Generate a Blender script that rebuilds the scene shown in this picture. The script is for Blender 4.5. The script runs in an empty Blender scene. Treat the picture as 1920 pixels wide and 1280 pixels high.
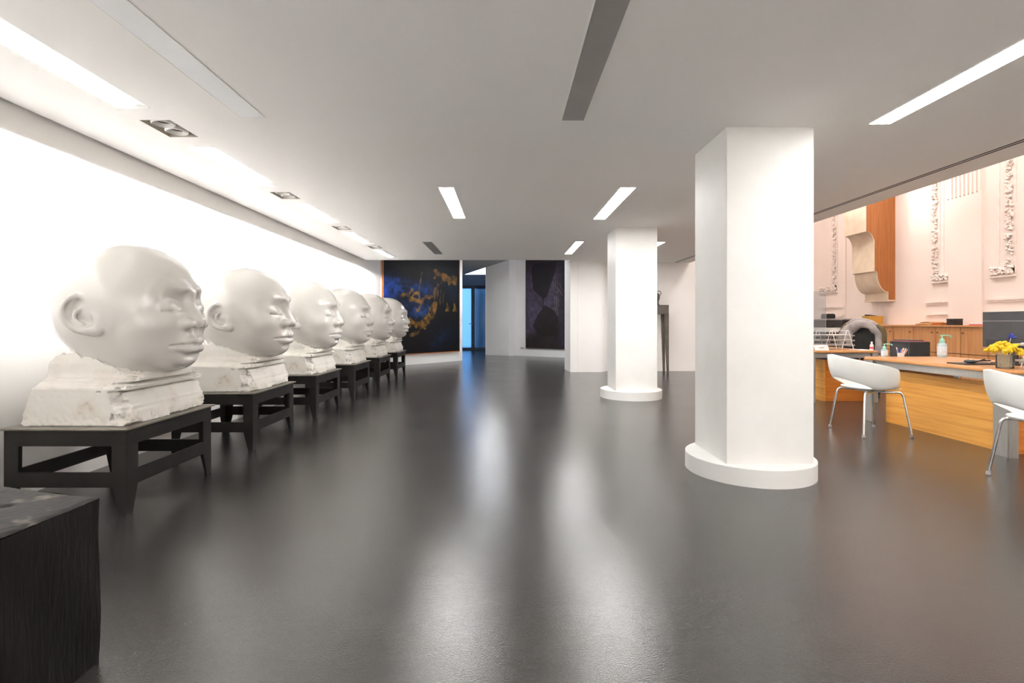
import bpy, bmesh, math, random
import numpy as np
from mathutils import Vector, Matrix

# ------------------------------------------------------------------ camera, world, exposure
SC = bpy.context.scene
COL = SC.collection
cam_data = bpy.data.cameras.new('camera')
cam = bpy.data.objects.new('camera', cam_data)
COL.objects.link(cam)
cam.location = (0, 0, 1.12)
cam.rotation_euler = (math.pi / 2, 0, 0)
cam_data.sensor_width = 36.0
cam_data.lens = 18.0
cam_data.shift_x = 13 / 1920.0
cam_data.shift_y = -36 / 1920.0
cam_data.clip_start = 0.05
SC.camera = cam

SC.view_settings.view_transform = 'Standard'
SC.view_settings.look = 'None'
SC.view_settings.gamma = 1.0
SC.view_settings.use_curve_mapping = False
SC.view_settings.exposure = 1.1

W = bpy.data.worlds.new('dusk_sky')
SC.world = W
W.use_nodes = True
bgn = W.node_tree.nodes['Background']
bgn.inputs['Color'].default_value = (0.80, 0.82, 1.0, 1)
bgn.inputs['Strength'].default_value = 3.8

PANEL_POWER = 33.0      # radiance of the lit ceiling panels
WASH_POWER = 1600.0       # radiance of the wall washer tubes
HALL_POWER = 10.4        # radiance of the unseen hall lamps

SPOT_W = 110.0          # beam of the hall spotlight

# ------------------------------------------------------------------ materials
def lin(c):
    return tuple(((v / 255.0) / 12.92 if v <= 10 else (((v / 255.0) + 0.055) / 1.055) ** 2.4) for v in c)

def new_mat(name):
    m = bpy.data.materials.new(name)
    m.use_nodes = True
    nt = m.node_tree
    return m, nt, nt.nodes['Principled BSDF']

def mat(name, c1, c2=None, rough=0.5, metal=0.0, scale=6.0, detail=4.0, bump=0.0, bscale=40.0,
        stretch=(1, 1, 1), spec=0.5, coat=0.0, rvar=0.0, contrast=(0.35, 0.65), trans=0.0, alpha=1.0, ior=None, bdist=0.01):
    m, nt, b = new_mat(name)
    L = nt.links.new
    tc = nt.nodes.new('ShaderNodeTexCoord')
    mp = nt.nodes.new('ShaderNodeMapping')
    mp.inputs['Scale'].default_value = stretch
    L(tc.outputs['Object'], mp.inputs['Vector'])
    n = nt.nodes.new('ShaderNodeTexNoise')
    n.inputs['Scale'].default_value = scale
    n.inputs['Detail'].default_value = detail
    L(mp.outputs['Vector'], n.inputs['Vector'])
    c2 = c2 or tuple(max(0, v - 8) for v in c1)
    r = nt.nodes.new('ShaderNodeValToRGB')
    r.color_ramp.elements[0].position = contrast[0]
    r.color_ramp.elements[1].position = contrast[1]
    r.color_ramp.elements[0].color = (*lin(c1), 1)
    r.color_ramp.elements[1].color = (*lin(c2), 1)
    L(n.outputs['Fac'], r.inputs['Fac'])
    L(r.outputs['Color'], b.inputs['Base Color'])
    b.inputs['Roughness'].default_value = rough
    b.inputs['Metallic'].default_value = metal
    b.inputs['Specular IOR Level'].default_value = spec
    b.inputs['Coat Weight'].default_value = coat
    b.inputs['Coat Roughness'].default_value = 0.12
    b.inputs['Transmission Weight'].default_value = trans
    b.inputs['Alpha'].default_value = alpha
    if ior: b.inputs['IOR'].default_value = ior
    if rvar > 0:
        mr = nt.nodes.new('ShaderNodeMapRange')
        mr.inputs['To Min'].default_value = rough - rvar
        mr.inputs['To Max'].default_value = rough + rvar
        L(n.outputs['Fac'], mr.inputs['Value'])
        L(mr.outputs['Result'], b.inputs['Roughness'])
    if bump > 0:
        n2 = nt.nodes.new('ShaderNodeTexNoise')
        n2.inputs['Scale'].default_value = bscale
        n2.inputs['Detail'].default_value = 3
        L(mp.outputs['Vector'], n2.inputs['Vector'])
        bp = nt.nodes.new('ShaderNodeBump')
        bp.inputs['Strength'].default_value = bump
        bp.inputs['Distance'].default_value = bdist
        L(n2.outputs['Fac'], bp.inputs['Height'])
        L(bp.outputs['Normal'], b.inputs['Normal'])
    return m

def emit_mat(name, c, s):
    m, nt, b = new_mat(name)
    b.inputs['Base Color'].default_value = (0.8, 0.8, 0.8, 1)
    b.inputs['Emission Color'].default_value = (*c, 1)
    b.inputs['Emission Strength'].default_value = s
    return m

def vcol_mat(name, rough=0.5, bump=0.25):
    m, nt, b = new_mat(name)
    a = nt.nodes.new('ShaderNodeVertexColor')
    a.layer_name = 'paint'
    nt.links.new(a.outputs['Color'], b.inputs['Base Color'])
    b.inputs['Roughness'].default_value = rough
    b.inputs['Specular IOR Level'].default_value = 0.2
    tc = nt.nodes.new('ShaderNodeTexCoord')
    n = nt.nodes.new('ShaderNodeTexNoise')
    n.inputs['Scale'].default_value = 30
    n.inputs['Detail'].default_value = 5
    nt.links.new(tc.outputs['Object'], n.inputs['Vector'])
    bp = nt.nodes.new('ShaderNodeBump')
    bp.inputs['Strength'].default_value = bump
    bp.inputs['Distance'].default_value = 0.01
    nt.links.new(n.outputs['Fac'], bp.inputs['Height'])
    nt.links.new(bp.outputs['Normal'], b.inputs['Normal'])
    return m

def glass_mat(name, tint, gloss=0.12, haze=0.15, hcol=(0.5, 0.55, 0.6)):
    m = bpy.data.materials.new(name)
    m.use_nodes = True
    nt = m.node_tree
    nt.nodes.remove(nt.nodes['Principled BSDF'])
    out = nt.nodes['Material Output']
    t = nt.nodes.new('ShaderNodeBsdfTransparent'); t.inputs['Color'].default_value = (*tint, 1)
    g = nt.nodes.new('ShaderNodeBsdfGlossy'); g.inputs['Roughness'].default_value = 0.05
    d = nt.nodes.new('ShaderNodeBsdfTranslucent'); d.inputs['Color'].default_value = (*hcol, 1)
    m1 = nt.nodes.new('ShaderNodeMixShader'); m1.inputs['Fac'].default_value = haze
    m2 = nt.nodes.new('ShaderNodeMixShader')
    fr = nt.nodes.new('ShaderNodeFresnel'); fr.inputs['IOR'].default_value = 1.3
    nt.links.new(t.outputs[0], m1.inputs[1]); nt.links.new(d.outputs[0], m1.inputs[2])
    nt.links.new(fr.outputs[0], m2.inputs['Fac'])
    nt.links.new(m1.outputs[0], m2.inputs[1]); nt.links.new(g.outputs[0], m2.inputs[2])
    nt.links.new(m2.outputs[0], out.inputs['Surface'])
    return m

M = {}
M['floor'] = mat('floor_grey_resin', (49, 47, 46), (55, 53, 51), rough=0.19, rvar=0.04, scale=1.6, detail=6, bump=0.22, bscale=170, spec=0.5, bdist=0.004)
M['wall'] = mat('white_plaster_wall', (240, 238, 236), (235, 233, 230), rough=0.7, scale=1.2, bump=0.04, bscale=120)
M['ceiling'] = mat('white_plaster_ceiling', (250, 248, 246), (248, 246, 243), rough=0.8, scale=0.8)
M['gap'] = mat('shadow_gap_dark', (70, 62, 56), (60, 54, 48), rough=0.9)
M['column'] = mat('column_white_paint', (226, 225, 222), (219, 217, 213), rough=0.55, scale=2.5, bump=0.05, bscale=60)
M['hallwall'] = mat('hall_pink_white_plaster', (238, 224, 216), (232, 218, 209), rough=0.7, scale=1.0)
M['ornament'] = mat('hall_stucco_ornament', (240, 228, 221), (230, 214, 206), rough=0.7, scale=14)
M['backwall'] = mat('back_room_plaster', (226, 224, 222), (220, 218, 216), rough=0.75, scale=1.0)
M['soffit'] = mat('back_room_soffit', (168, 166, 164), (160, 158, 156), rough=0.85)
M['head'] = mat('satin_white_head_paint', (206, 203, 198), (202, 198, 192), rough=0.26, scale=2.0, coat=0.6, spec=0.5)
M['plaster'] = mat('rough_cast_plaster', (214, 210, 203), (199, 192, 181), rough=0.85, scale=7, bump=0.08, bscale=55, contrast=(0.5, 0.8))
M['steel'] = mat('blackened_steel', (26, 23, 21), (18, 15, 14), rough=0.48, metal=0.05, spec=0.2, scale=5, bump=0.05, bscale=80, rvar=0.08)
M['steeltop'] = mat('grey_steel_plate', (118, 113, 104), (98, 93, 84), rough=0.38, metal=0.5, scale=4)
M['fixture'] = mat('satin_aluminium_fixture', (190, 187, 180), (176, 172, 165), rough=0.35, metal=0.6, scale=8)
M['reflector'] = mat('washer_reflector', (212, 212, 210), (200, 200, 198), rough=0.4, metal=0.3, scale=3)
M['louvre'] = mat('washer_wall_side_metal', (70, 70, 70), (60, 60, 60), rough=0.35, metal=0.6, scale=3)
M['spotbox'] = mat('spot_box_taupe', (186, 178, 164), (170, 162, 148), rough=0.5, scale=8)
M['spotring'] = mat('spot_ring_white', (232, 230, 226), (220, 218, 214), rough=0.35, scale=10)
M['spotlens'] = mat('spot_lens_dark', (60, 56, 52), (40, 37, 34), rough=0.2, metal=0.5, scale=40)
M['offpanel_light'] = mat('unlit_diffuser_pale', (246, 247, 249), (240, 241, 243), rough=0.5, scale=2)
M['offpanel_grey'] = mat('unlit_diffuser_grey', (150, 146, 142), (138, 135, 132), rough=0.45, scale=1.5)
M['grille'] = mat('vent_grille_grey', (128, 126, 124), (116, 114, 112), rough=0.5, metal=0.3)
M['dark'] = mat('vent_void_dark', (46, 44, 42), (38, 36, 34), rough=0.9)
M['lit'] = emit_mat('lit_panel_diffuser', (1.0, 0.985, 0.965), PANEL_POWER)
M['endfill'] = emit_mat('end_wall_fill_tube', (1.0, 0.985, 0.965), WASH_POWER * 0.34)
M['tube'] = emit_mat('washer_tube', (1.0, 0.99, 0.98), WASH_POWER)
M['passfill'] = emit_mat('passage_fill_diffuser', (0.95, 0.97, 1.0), PANEL_POWER * 2.1)
M['hallfill'] = emit_mat('hall_fill_diffuser', (1.0, 0.94, 0.89), HALL_POWER)
M['pendant'] = emit_mat('pendant_diffuser', (1.0, 0.93, 0.88), HALL_POWER * 1.0)
M['blackwood'] = mat('charred_black_timber', (13, 10, 9), (7, 6, 5), rough=0.5, spec=0.18, scale=9, stretch=(4, 4, 0.5), bump=0.25, bscale=26, rvar=0.12)
M['charTop'] = None
M['chrome'] = mat('chrome_tube', (215, 213, 210), (200, 198, 195), rough=0.16, metal=1.0)
M['shell'] = mat('white_plastic_shell', (234, 234, 230), (230, 230, 226), rough=0.32, spec=0.5)
M['brushed'] = mat('brushed_steel_post', (178, 175, 170), (170, 167, 162), rough=0.36, metal=0.6, scale=12, stretch=(6, 6, 0.4))
M['black'] = mat('black_plastic', (32, 31, 32), (26, 25, 26), rough=0.45, scale=10)
M['charcoal'] = mat('charcoal_monitor_plastic', (58, 58, 60), (50, 50, 52), rough=0.5, scale=10)
M['paper'] = mat('white_paper', (232, 228, 226), (222, 216, 214), rough=0.8, scale=12)
M['pinkpaper'] = mat('pink_red_paper', (214, 92, 96), (204, 80, 86), rough=0.7)
M['kraft'] = mat('kraft_card', (196, 148, 66), (184, 136, 58), rough=0.75, scale=6)
M['envelope'] = mat('buff_envelope', (206, 160, 112), (196, 148, 98), rough=0.7)
M['orangebook'] = mat('orange_cover', (176, 98, 44), (166, 90, 38), rough=0.5)
M['gelbottle'] = mat('pale_blue_gel', (206, 226, 230), (198, 220, 226), rough=0.2, trans=0.25, spec=0.5)
M['mint'] = mat('mint_pump', (150, 214, 196), (140, 206, 188), rough=0.3)
M['label'] = mat('bottle_label', (214, 222, 226), (196, 206, 214), rough=0.5, scale=60)
M['yellow'] = mat('yellow_blossom', (238, 204, 40), (220, 178, 20), rough=0.7, scale=40)
M['bluebloom'] = mat('blue_blossom', (48, 62, 150), (34, 44, 120), rough=0.7, scale=40)
M['stem'] = mat('dried_stem', (222, 204, 168), (204, 184, 144), rough=0.8)
M['bronze'] = mat('dark_bronze', (92, 84, 80), (72, 66, 62), rough=0.35, metal=0.6)
M['standsteel'] = mat('grey_brown_steel', (96, 90, 84), (80, 74, 68), rough=0.45, metal=0.3)
M['greyfabric'] = mat('grey_lining_fabric', (172, 164, 162), (146, 139, 138), rough=0.9, scale=9, bump=0.2, bscale=90)
M['olive'] = mat('olive_coat_fabric', (112, 98, 66), (86, 74, 48), rough=0.9, scale=12, bump=0.2, bscale=90)
M['mesh'] = mat('black_seat_fabric', (26, 25, 25), (20, 19, 19), rough=0.85)
M['frosted'] = glass_mat('blue_frosted_glass', (0.20, 0.34, 0.46), haze=0.30, hcol=(0.30, 0.48, 0.66))
M['clear'] = glass_mat('clear_glazing', (0.9, 0.93, 0.98), haze=0.05)
M['acrylic'] = glass_mat('acrylic_screen_sheet', (0.86, 0.89, 0.91), haze=0.10, hcol=(0.8, 0.82, 0.85))
M['vaseglass'] = glass_mat('glass_jar', (0.90, 0.91, 0.90), haze=0.22, hcol=(0.97, 0.96, 0.93))
M['doorframe'] = mat('blue_grey_door_frame', (44, 60, 78), (38, 52, 68), rough=0.4, metal=0.2)
M['beam'] = mat('blue_grey_beam', (96, 116, 140), (88, 108, 132), rough=0.5)
M['curtain'] = mat('sheer_curtain', (206, 206, 214), (196, 196, 206), rough=0.9)
M['frame1'] = mat('orange_wood_frame', (186, 118, 62), (164, 98, 48), rough=0.5, stretch=(8, 8, 1))
M['frame2'] = mat('dark_brown_frame', (58, 38, 32), (44, 28, 24), rough=0.5)
M['cream'] = mat('cream_limestone', (226, 208, 186), (214, 194, 170), rough=0.7, scale=5, bump=0.06)
M['socket'] = mat('outlet_plastic', (206, 204, 202), (200, 198, 196), rough=0.4)
M['white'] = mat('white_lacquer', (232, 228, 224), (226, 222, 218), rough=0.4)
M['greyink'] = mat('faded_grey_ink', (150, 150, 156), (140, 140, 146), rough=0.7)
M['canvas'] = vcol_mat('painted_canvas', 0.6, 0.3)
M['teal'] = mat('teal_plastic', (40, 140, 160), (30, 126, 148), rough=0.4)
M['penblue'] = mat('blue_plastic', (70, 90, 170), (60, 80, 160), rough=0.4)
M['penred'] = mat('salmon_plastic', (220, 150, 130), (210, 140, 120), rough=0.4)

def wood_mat(name, c1, c2, c3, axis='Y', rough=0.4, scale=3.0, bumpy=0.05):
    """Straight-grained veneer: noise pulled out along one axis."""
    m, nt, b = new_mat(name)
    L = nt.links.new
    tc = nt.nodes.new('ShaderNodeTexCoord')
    mp = nt.nodes.new('ShaderNodeMapping')
    s = {'X': (0.35, 9, 9), 'Y': (9, 0.35, 9), 'Z': (9, 9, 0.35)}[axis]
    mp.inputs['Scale'].default_value = s
    L(tc.outputs['Object'], mp.inputs['Vector'])
    n = nt.nodes.new('ShaderNodeTexNoise')
    n.inputs['Scale'].default_value = scale
    n.inputs['Detail'].default_value = 7
    n.inputs['Roughness'].default_value = 0.65
    n.inputs['Distortion'].default_value = 0.35
    L(mp.outputs['Vector'], n.inputs['Vector'])
    r = nt.nodes.new('ShaderNodeValToRGB')
    e = r.color_ramp.elements
    e[0].position = 0.30; e[0].color = (*lin(c3), 1)
    e[1].position = 0.70; e[1].color = (*lin(c1), 1)
    k = e.new(0.5); k.color = (*lin(c2), 1)
    L(n.outputs['Fac'], r.inputs['Fac'])
    L(r.outputs['Color'], b.inputs['Base Color'])
    b.inputs['Roughness'].default_value = rough
    bp = nt.nodes.new('ShaderNodeBump')
    bp.inputs['Strength'].default_value = bumpy
    bp.inputs['Distance'].default_value = 0.003
    L(n.outputs['Fac'], bp.inputs['Height'])
    L(bp.outputs['Normal'], b.inputs['Normal'])
    return m
M['oakpanel'] = wood_mat('golden_oak_panel', (236, 178, 96), (224, 160, 76), (200, 132, 54), 'Y', 0.42)
M['oakend'] = wood_mat('orange_oak_end', (214, 134, 54), (200, 118, 42), (176, 98, 32), 'X', 0.42)
M['oaktop'] = wood_mat('honey_oak_top', (212, 158, 104), (202, 145, 90), (184, 124, 72), 'Y', 0.28)
M['teak'] = wood_mat('teak_cabinet_veneer', (212, 156, 104), (200, 142, 90), (178, 120, 72), 'Z', 0.45)
M['teakdark'] = mat('dark_teak_carcass', (96, 60, 34), (84, 52, 28), rough=0.5)
M['brass'] = mat('aged_brass_knob', (150, 112, 66), (132, 96, 54), rough=0.35, metal=0.8)
M['corbelwood'] = wood_mat('orange_cherry_veneer', (172, 110, 56), (160, 97, 46), (140, 80, 34), 'Z', 0.4)

def add_stains(m, col, scale, lo, hi):
    # sparse brown stains with a shape of their own, over the existing colour
    nt = m.node_tree; b = nt.nodes['Principled BSDF']
    src = b.inputs['Base Color'].links[0].from_socket
    tc = nt.nodes.new('ShaderNodeTexCoord')
    n = nt.nodes.new('ShaderNodeTexNoise'); n.inputs['Scale'].default_value = scale; n.inputs['Detail'].default_value = 6
    nt.links.new(tc.outputs['Object'], n.inputs['Vector'])
    r = nt.nodes.new('ShaderNodeMapRange'); r.inputs['From Min'].default_value = lo; r.inputs['From Max'].default_value = hi; r.inputs['To Max'].default_value = 0.75
    nt.links.new(n.outputs['Fac'], r.inputs['Value'])
    mx = nt.nodes.new('ShaderNodeMixRGB'); mx.inputs[2].default_value = (*lin(col), 1)
    nt.links.new(r.outputs['Result'], mx.inputs['Fac']); nt.links.new(src, mx.inputs[1])
    nt.links.new(mx.outputs['Color'], b.inputs['Base Color'])
add_stains(M['plaster'], (150, 118, 84), 7.0, 0.66, 0.78)

# charred end grain for the top of the timber block: growth rings + pale scuffs
def endgrain():
    m, nt, b = new_mat('charred_end_grain')
    L = nt.links.new
    tc = nt.nodes.new('ShaderNodeTexCoord')
    mp = nt.nodes.new('ShaderNodeMapping'); mp.inputs['Location'].default_value = (0.12, -0.30, 0)
    L(tc.outputs['Object'], mp.inputs['Vector'])
    w = nt.nodes.new('ShaderNodeTexWave'); w.wave_type = 'RINGS'; w.rings_direction = 'Z'
    w.inputs['Scale'].default_value = 9; w.inputs['Distortion'].default_value = 6; w.inputs['Detail'].default_value = 4
    L(mp.outputs['Vector'], w.inputs['Vector'])
    n = nt.nodes.new('ShaderNodeTexNoise'); n.inputs['Scale'].default_value = 9; n.inputs['Detail'].default_value = 10
    L(tc.outputs['Object'], n.inputs['Vector'])
    r = nt.nodes.new('ShaderNodeValToRGB')
    r.color_ramp.elements[0].position = 0.2; r.color_ramp.elements[0].color = (*lin((16, 13, 12)), 1)
    r.color_ramp.elements[1].position = 0.9; r.color_ramp.elements[1].color = (*lin((30, 26, 23)), 1)
    L(w.outputs['Fac'], r.inputs['Fac'])
    r2 = nt.nodes.new('ShaderNodeValToRGB')
    r2.color_ramp.elements[0].position = 0.58; r2.color_ramp.elements[0].color = (0, 0, 0, 1)
    r2.color_ramp.elements[1].position = 0.70; r2.color_ramp.elements[1].color = (1, 1, 1, 1)
    L(n.outputs['Fac'], r2.inputs['Fac'])
    mx = nt.nodes.new('ShaderNodeMixRGB'); mx.inputs[2].default_value = (*lin((104, 97, 91)), 1)
    L(r2.outputs['Color'], mx.inputs['Fac']); L(r.outputs['Color'], mx.inputs[1])
    L(mx.outputs['Color'], b.inputs['Base Color'])
    b.inputs['Roughness'].default_value = 0.7
    b.inputs['Specular IOR Level'].default_value = 0.1
    bp = nt.nodes.new('ShaderNodeBump'); bp.inputs['Strength'].default_value = 0.35; bp.inputs['Distance'].default_value = 0.006
    L(n.outputs['Fac'], bp.inputs['Height']); L(bp.outputs['Normal'], b.inputs['Normal'])
    return m
M['charTop'] = endgrain()

# ------------------------------------------------------------------ mesh helpers
class MB:
    """Collects verts / faces, then becomes one mesh object."""
    def __init__(s):
        s.v = []; s.f = []; s.mi = []; s.cur = 0
    def add(s, vs, fs):
        o = len(s.v)
        s.v += [tuple(p) for p in vs]
        s.f += [tuple(o + i for i in f) for f in fs]
        s.mi += [s.cur] * len(fs)
        return s
    def box(s, x0, x1, y0, y1, z0, z1):
        vs = [(x0, y0, z0), (x1, y0, z0), (x1, y1, z0), (x0, y1, z0), (x0, y0, z1), (x1, y0, z1), (x1, y1, z1), (x0, y1, z1)]
        return s.add(vs, [(0, 3, 2, 1), (4, 5, 6, 7), (0, 1, 5, 4), (1, 2, 6, 5), (2, 3, 7, 6), (3, 0, 4, 7)])
    def hexa(s, b, t):
        """b, t: four bottom and four top points, counter-clockwise from above"""
        return s.add(list(b) + list(t), [(0, 3, 2, 1), (4, 5, 6, 7), (0, 1, 5, 4), (1, 2, 6, 5), (2, 3, 7, 6), (3, 0, 4, 7)])
    def prism(s, pts, a0, a1, axis='Z'):
        """closed polygon extruded along an axis"""
        n = len(pts)
        def P(p, a):
            return {'Z': (p[0], p[1], a), 'Y': (p[0], a, p[1]), 'X': (a, p[0], p[1])}[axis]
        vs = [P(p, a0) for p in pts] + [P(p, a1) for p in pts]
        fs = [tuple(range(n - 1, -1, -1)), tuple(range(n, 2 * n))]
        fs += [(i, (i + 1) % n, n + (i + 1) % n, n + i) for i in range(n)]
        return s.add(vs, fs)
    def tube(s, path, r, seg=10, cap=True):
        path = [Vector(p) for p in path]
        n = len(path)
        rr = r if isinstance(r, (list, tuple)) else [r] * n
        rings = []
        up = None
        for i in range(n):
            t = (path[min(i + 1, n - 1)] - path[max(i - 1, 0)]).normalized()
            if up is None:
                up = Vector((0, 0, 1)) if abs(t.z) < 0.9 else Vector((1, 0, 0))
            a = t.cross(up)
            if a.length < 1e-5: a = t.orthogonal()
            a.normalize(); b = t.cross(a).normalized(); up = -b if b.dot(up) < 0 else b
            a = t.cross(up).normalized()
            rings.append([path[i] + (a * math.cos(k * 2 * math.pi / seg) + up * math.sin(k * 2 * math.pi / seg)) * rr[i] for k in range(seg)])
        vs = [p for g in rings for p in g]
        fs = [(i * seg + k, i * seg + (k + 1) % seg, (i + 1) * seg + (k + 1) % seg, (i + 1) * seg + k) for i in range(n - 1) for k in range(seg)]
        if cap:
            fs += [tuple(range(seg - 1, -1, -1)), tuple((n - 1) * seg + k for k in range(seg))]
        return s.add(vs, fs)
    def lathe(s, prof, c=(0, 0, 0), seg=24, cap=True):
        n = len(prof)
        vs = [(c[0] + r * math.cos(k * 2 * math.pi / seg), c[1] + r * math.sin(k * 2 * math.pi / seg), c[2] + z) for r, z in prof for k in range(seg)]
        fs = [(i * seg + k, i * seg + (k + 1) % seg, (i + 1) * seg + (k + 1) % seg, (i + 1) * seg + k) for i in range(n - 1) for k in range(seg)]
        if cap:
            fs += [tuple(range(seg - 1, -1, -1)), tuple((n - 1) * seg + k for k in range(seg))]
        return s.add(vs, fs)
    def blob(s, c, r, seg=8, rings=5):
        rx, ry, rz = r if isinstance(r, (tuple, list)) else (r, r, r)
        vs = [(c[0], c[1], c[2] - rz)]
        for i in range(1, rings):
            ph = -math.pi / 2 + math.pi * i / rings
            for k in range(seg):
                th = 2 * math.pi * k / seg
                vs.append((c[0] + rx * math.cos(ph) * math.cos(th), c[1] + ry * math.cos(ph) * math.sin(th), c[2] + rz * math.sin(ph)))
        vs.append((c[0], c[1], c[2] + rz))
        fs = [(0, 1 + (k + 1) % seg, 1 + k) for k in range(seg)]
        for i in range(rings - 2):
            for k in range(seg):
                a = 1 + i * seg + k; b = 1 + i * seg + (k + 1) % seg
                fs.append((a, b, b + seg, a + seg))
        t = len(vs) - 1; o = 1 + (rings - 2) * seg
        fs += [(o + k, o + (k + 1) % seg, t) for k in range(seg)]
        return s.add(vs, fs)
    def build(s, name, m, parent=None, smooth=False, bevel=0.0, bseg=2, loc=None, rot=None):
        me = bpy.data.meshes.new(name)
        me.from_pydata(s.v, [], s.f)
        ms = m if isinstance(m, (list, tuple)) else [m]
        for x in ms: me.materials.append(x)
        if len(ms) > 1:
            me.polygons.foreach_set('material_index', s.mi)
        bm = bmesh.new(); bm.from_mesh(me)
        bmesh.ops.recalc_face_normals(bm, faces=bm.faces)
        if bevel > 0:
            es = [e for e in bm.edges if len(e.link_faces) == 2 and e.calc_face_angle(0) > 0.5]
            bmesh.ops.bevel(bm, geom=es, offset=bevel, segments=bseg, affect='EDGES', profile=0.5, clamp_overlap=True)
        bm.to_mesh(me); bm.free()
        if smooth:
            me.polygons.foreach_set('use_smooth', [True] * len(me.polygons))
            if smooth != 'all':
                try: me.set_sharp_from_angle(angle=math.radians(40))
                except Exception: pass
        me.update()
        o = bpy.data.objects.new(name, me)
        COL.objects.link(o)
        if loc: o.location = loc
        if rot: o.rotation_euler = rot
        if parent: o.parent = parent
        return o

def tag(o, label=None, cat=None, group=None, kind=None):
    if label: o['label'] = label
    if cat: o['category'] = cat
    if group: o['group'] = group
    if kind: o['kind'] = kind
    return o

def thing(name, label, cat, loc=(0, 0, 0), rz=0.0, group=None, kind=None):
    o = bpy.data.objects.new(name, None)
    o.empty_display_size = 0.1
    COL.objects.link(o)
    o.location = loc; o.rotation_euler = (0, 0, rz)
    return tag(o, label, cat, group, kind)

def struct(name, mb, m, label=None, cat=None, parent=None, **k):
    o = mb.build(name, m, parent, **k)
    if parent is None: tag(o, label, cat, None, 'structure')
    return o

def copy_tree(o, parent=None):
    c = o.copy(); COL.objects.link(c); c.parent = parent
    for ch in list(o.children): copy_tree(ch, c)
    return c

def rounded(pts, r, seg=4):
    """polyline with rounded inner corners"""
    out = [Vector(pts[0])]
    for i in range(1, len(pts) - 1):
        p = Vector(pts[i]); a = Vector(pts[i - 1]) - p; b = Vector(pts[i + 1]) - p
        d = min(r, a.length * 0.45, b.length * 0.45)
        p0 = p + a.normalized() * d; p1 = p + b.normalized() * d
        for k in range(seg + 1):
            t = k / seg
            out.append(p0 * (1 - t) ** 2 + p * 2 * t * (1 - t) + p1 * t * t)
    out.append(Vector(pts[-1]))
    return out
# ------------------------------------------------------------------ the room shell
CZ = 2.49                                   # main ceiling height
LW, RW = -3.11, 7.90                        # left wall, hall wall
YB = -2.6                                   # wall behind the camera

struct('floor', MB().box(-3.6, 8.3, YB - 0.3, 24.0, -0.12, 0.0), M['floor'], 'glossy dark grey resin floor running through the gallery', 'floor')

# main ceiling: a slab with openings for the recessed lights near the left wall
SX0, SX1 = -2.48, -2.27
SLOTS = [(0.23, 1.38), (2.13, 3.28), (4.01, 5.16), (5.90, 7.04), (7.80, 8.93), (9.70, 10.85)]
BOXES = [(1.57, 1.88), (3.47, 3.79), (5.39, 5.69), (7.30, 7.60), (9.20, 9.50)]
def ceiling_slab():
    mb = MB()
    x0, x1, top = LW + 0.035, 4.25, 3.0
    holes = sorted(SLOTS + BOXES)
    ys = [YB] + [v for h in holes for v in h] + [11.28]
    mb.add([(x0, YB, CZ), (SX0, YB, CZ), (SX0, 11.28, CZ), (x0, 11.28, CZ)], [(0, 1, 2, 3)])
    mb.add([(SX1, YB, CZ), (x1, YB, CZ), (x1, 11.28, CZ), (SX1, 11.28, CZ)], [(0, 1, 2, 3)])
    for i in range(0, len(ys) - 1, 2):
        mb.add([(SX0, ys[i], CZ), (SX1, ys[i], CZ), (SX1, ys[i + 1], CZ), (SX0, ys[i + 1], CZ)], [(0, 1, 2, 3)])
    # over the white pilaster the ceiling goes on to the back wall
    mb.add([(1.44, 11.28, CZ), (x1, 11.28, CZ), (x1, 11.76, CZ), (1.44, 11.76, CZ)], [(0, 1, 2, 3)])
    # upright edges and the top
    mb.add([(x0, YB, CZ), (x0, 11.28, CZ), (x0, 11.28, top), (x0, YB, top)], [(0, 1, 2, 3)])
    mb.add([(x1, YB, CZ), (x1, 11.76, CZ), (x1, 11.76, top), (x1, YB, top)], [(0, 1, 2, 3)])
    mb.add([(x0, 11.28, CZ), (1.44, 11.28, CZ), (1.44, 11.28, top), (x0, 11.28, top)], [(0, 1, 2, 3)])
    mb.add([(1.44, 11.28, CZ), (1.44, 11.76, CZ), (1.44, 11.76, top), (1.44, 11.28, top)], [(0, 1, 2, 3)])
    mb.add([(x0, YB, top), (x1, YB, top), (x1, 11.76, top), (x0, 11.76, top)], [(0, 1, 2, 3)])
    me = bpy.data.meshes.new('ceiling')
    me.from_pydata(mb.v, [], mb.f); me.materials.append(M['ceiling'])
    o = bpy.data.objects.new('ceiling', me); COL.objects.link(o)
    return o
tag(ceiling_slab(), 'low white plaster ceiling with recessed light slots', 'ceiling', None, 'structure')
struct('trim_1', MB().box(LW, LW + 0.035, YB, 11.28, 2.56, 2.60), M['gap'], 'dark shadow gap between the left wall and the ceiling', 'trim')

struct('wall_left', MB().box(LW - 0.2, LW, YB, 12.75, 0, 3.6), M['wall'], 'bright white wall behind the row of plaster heads', 'wall')
struct('wall_behind', MB().box(LW - 0.2, RW + 0.2, YB - 0.2, YB, 0, 5.6), M['wall'], 'white end wall facing the row of lights', 'wall')
struct('wall_right', MB().box(RW, RW + 0.2, YB, 13.5, 0, 5.6), M['hallwall'], 'pinkish white ornamented hall wall above the wooden cabinets', 'wall')
struct('wall_hall_end', MB().box(4.37, RW + 0.2, 13.5, 13.7, 0, 5.6), M['hallwall'], 'pinkish white end wall of the tall hall', 'wall')
struct('wall_hall_upper', MB().box(4.0, 4.25, YB, 13.5, 3.0, 5.6), M['hallwall'], 'upper hall wall standing above the low ceiling edge', 'wall')
struct('ceiling', MB().box(4.0, RW + 0.2, YB, 13.7, 5.6, 5.75), M['ceiling'], 'high ceiling of the hall with the desks', 'ceiling')

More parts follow.
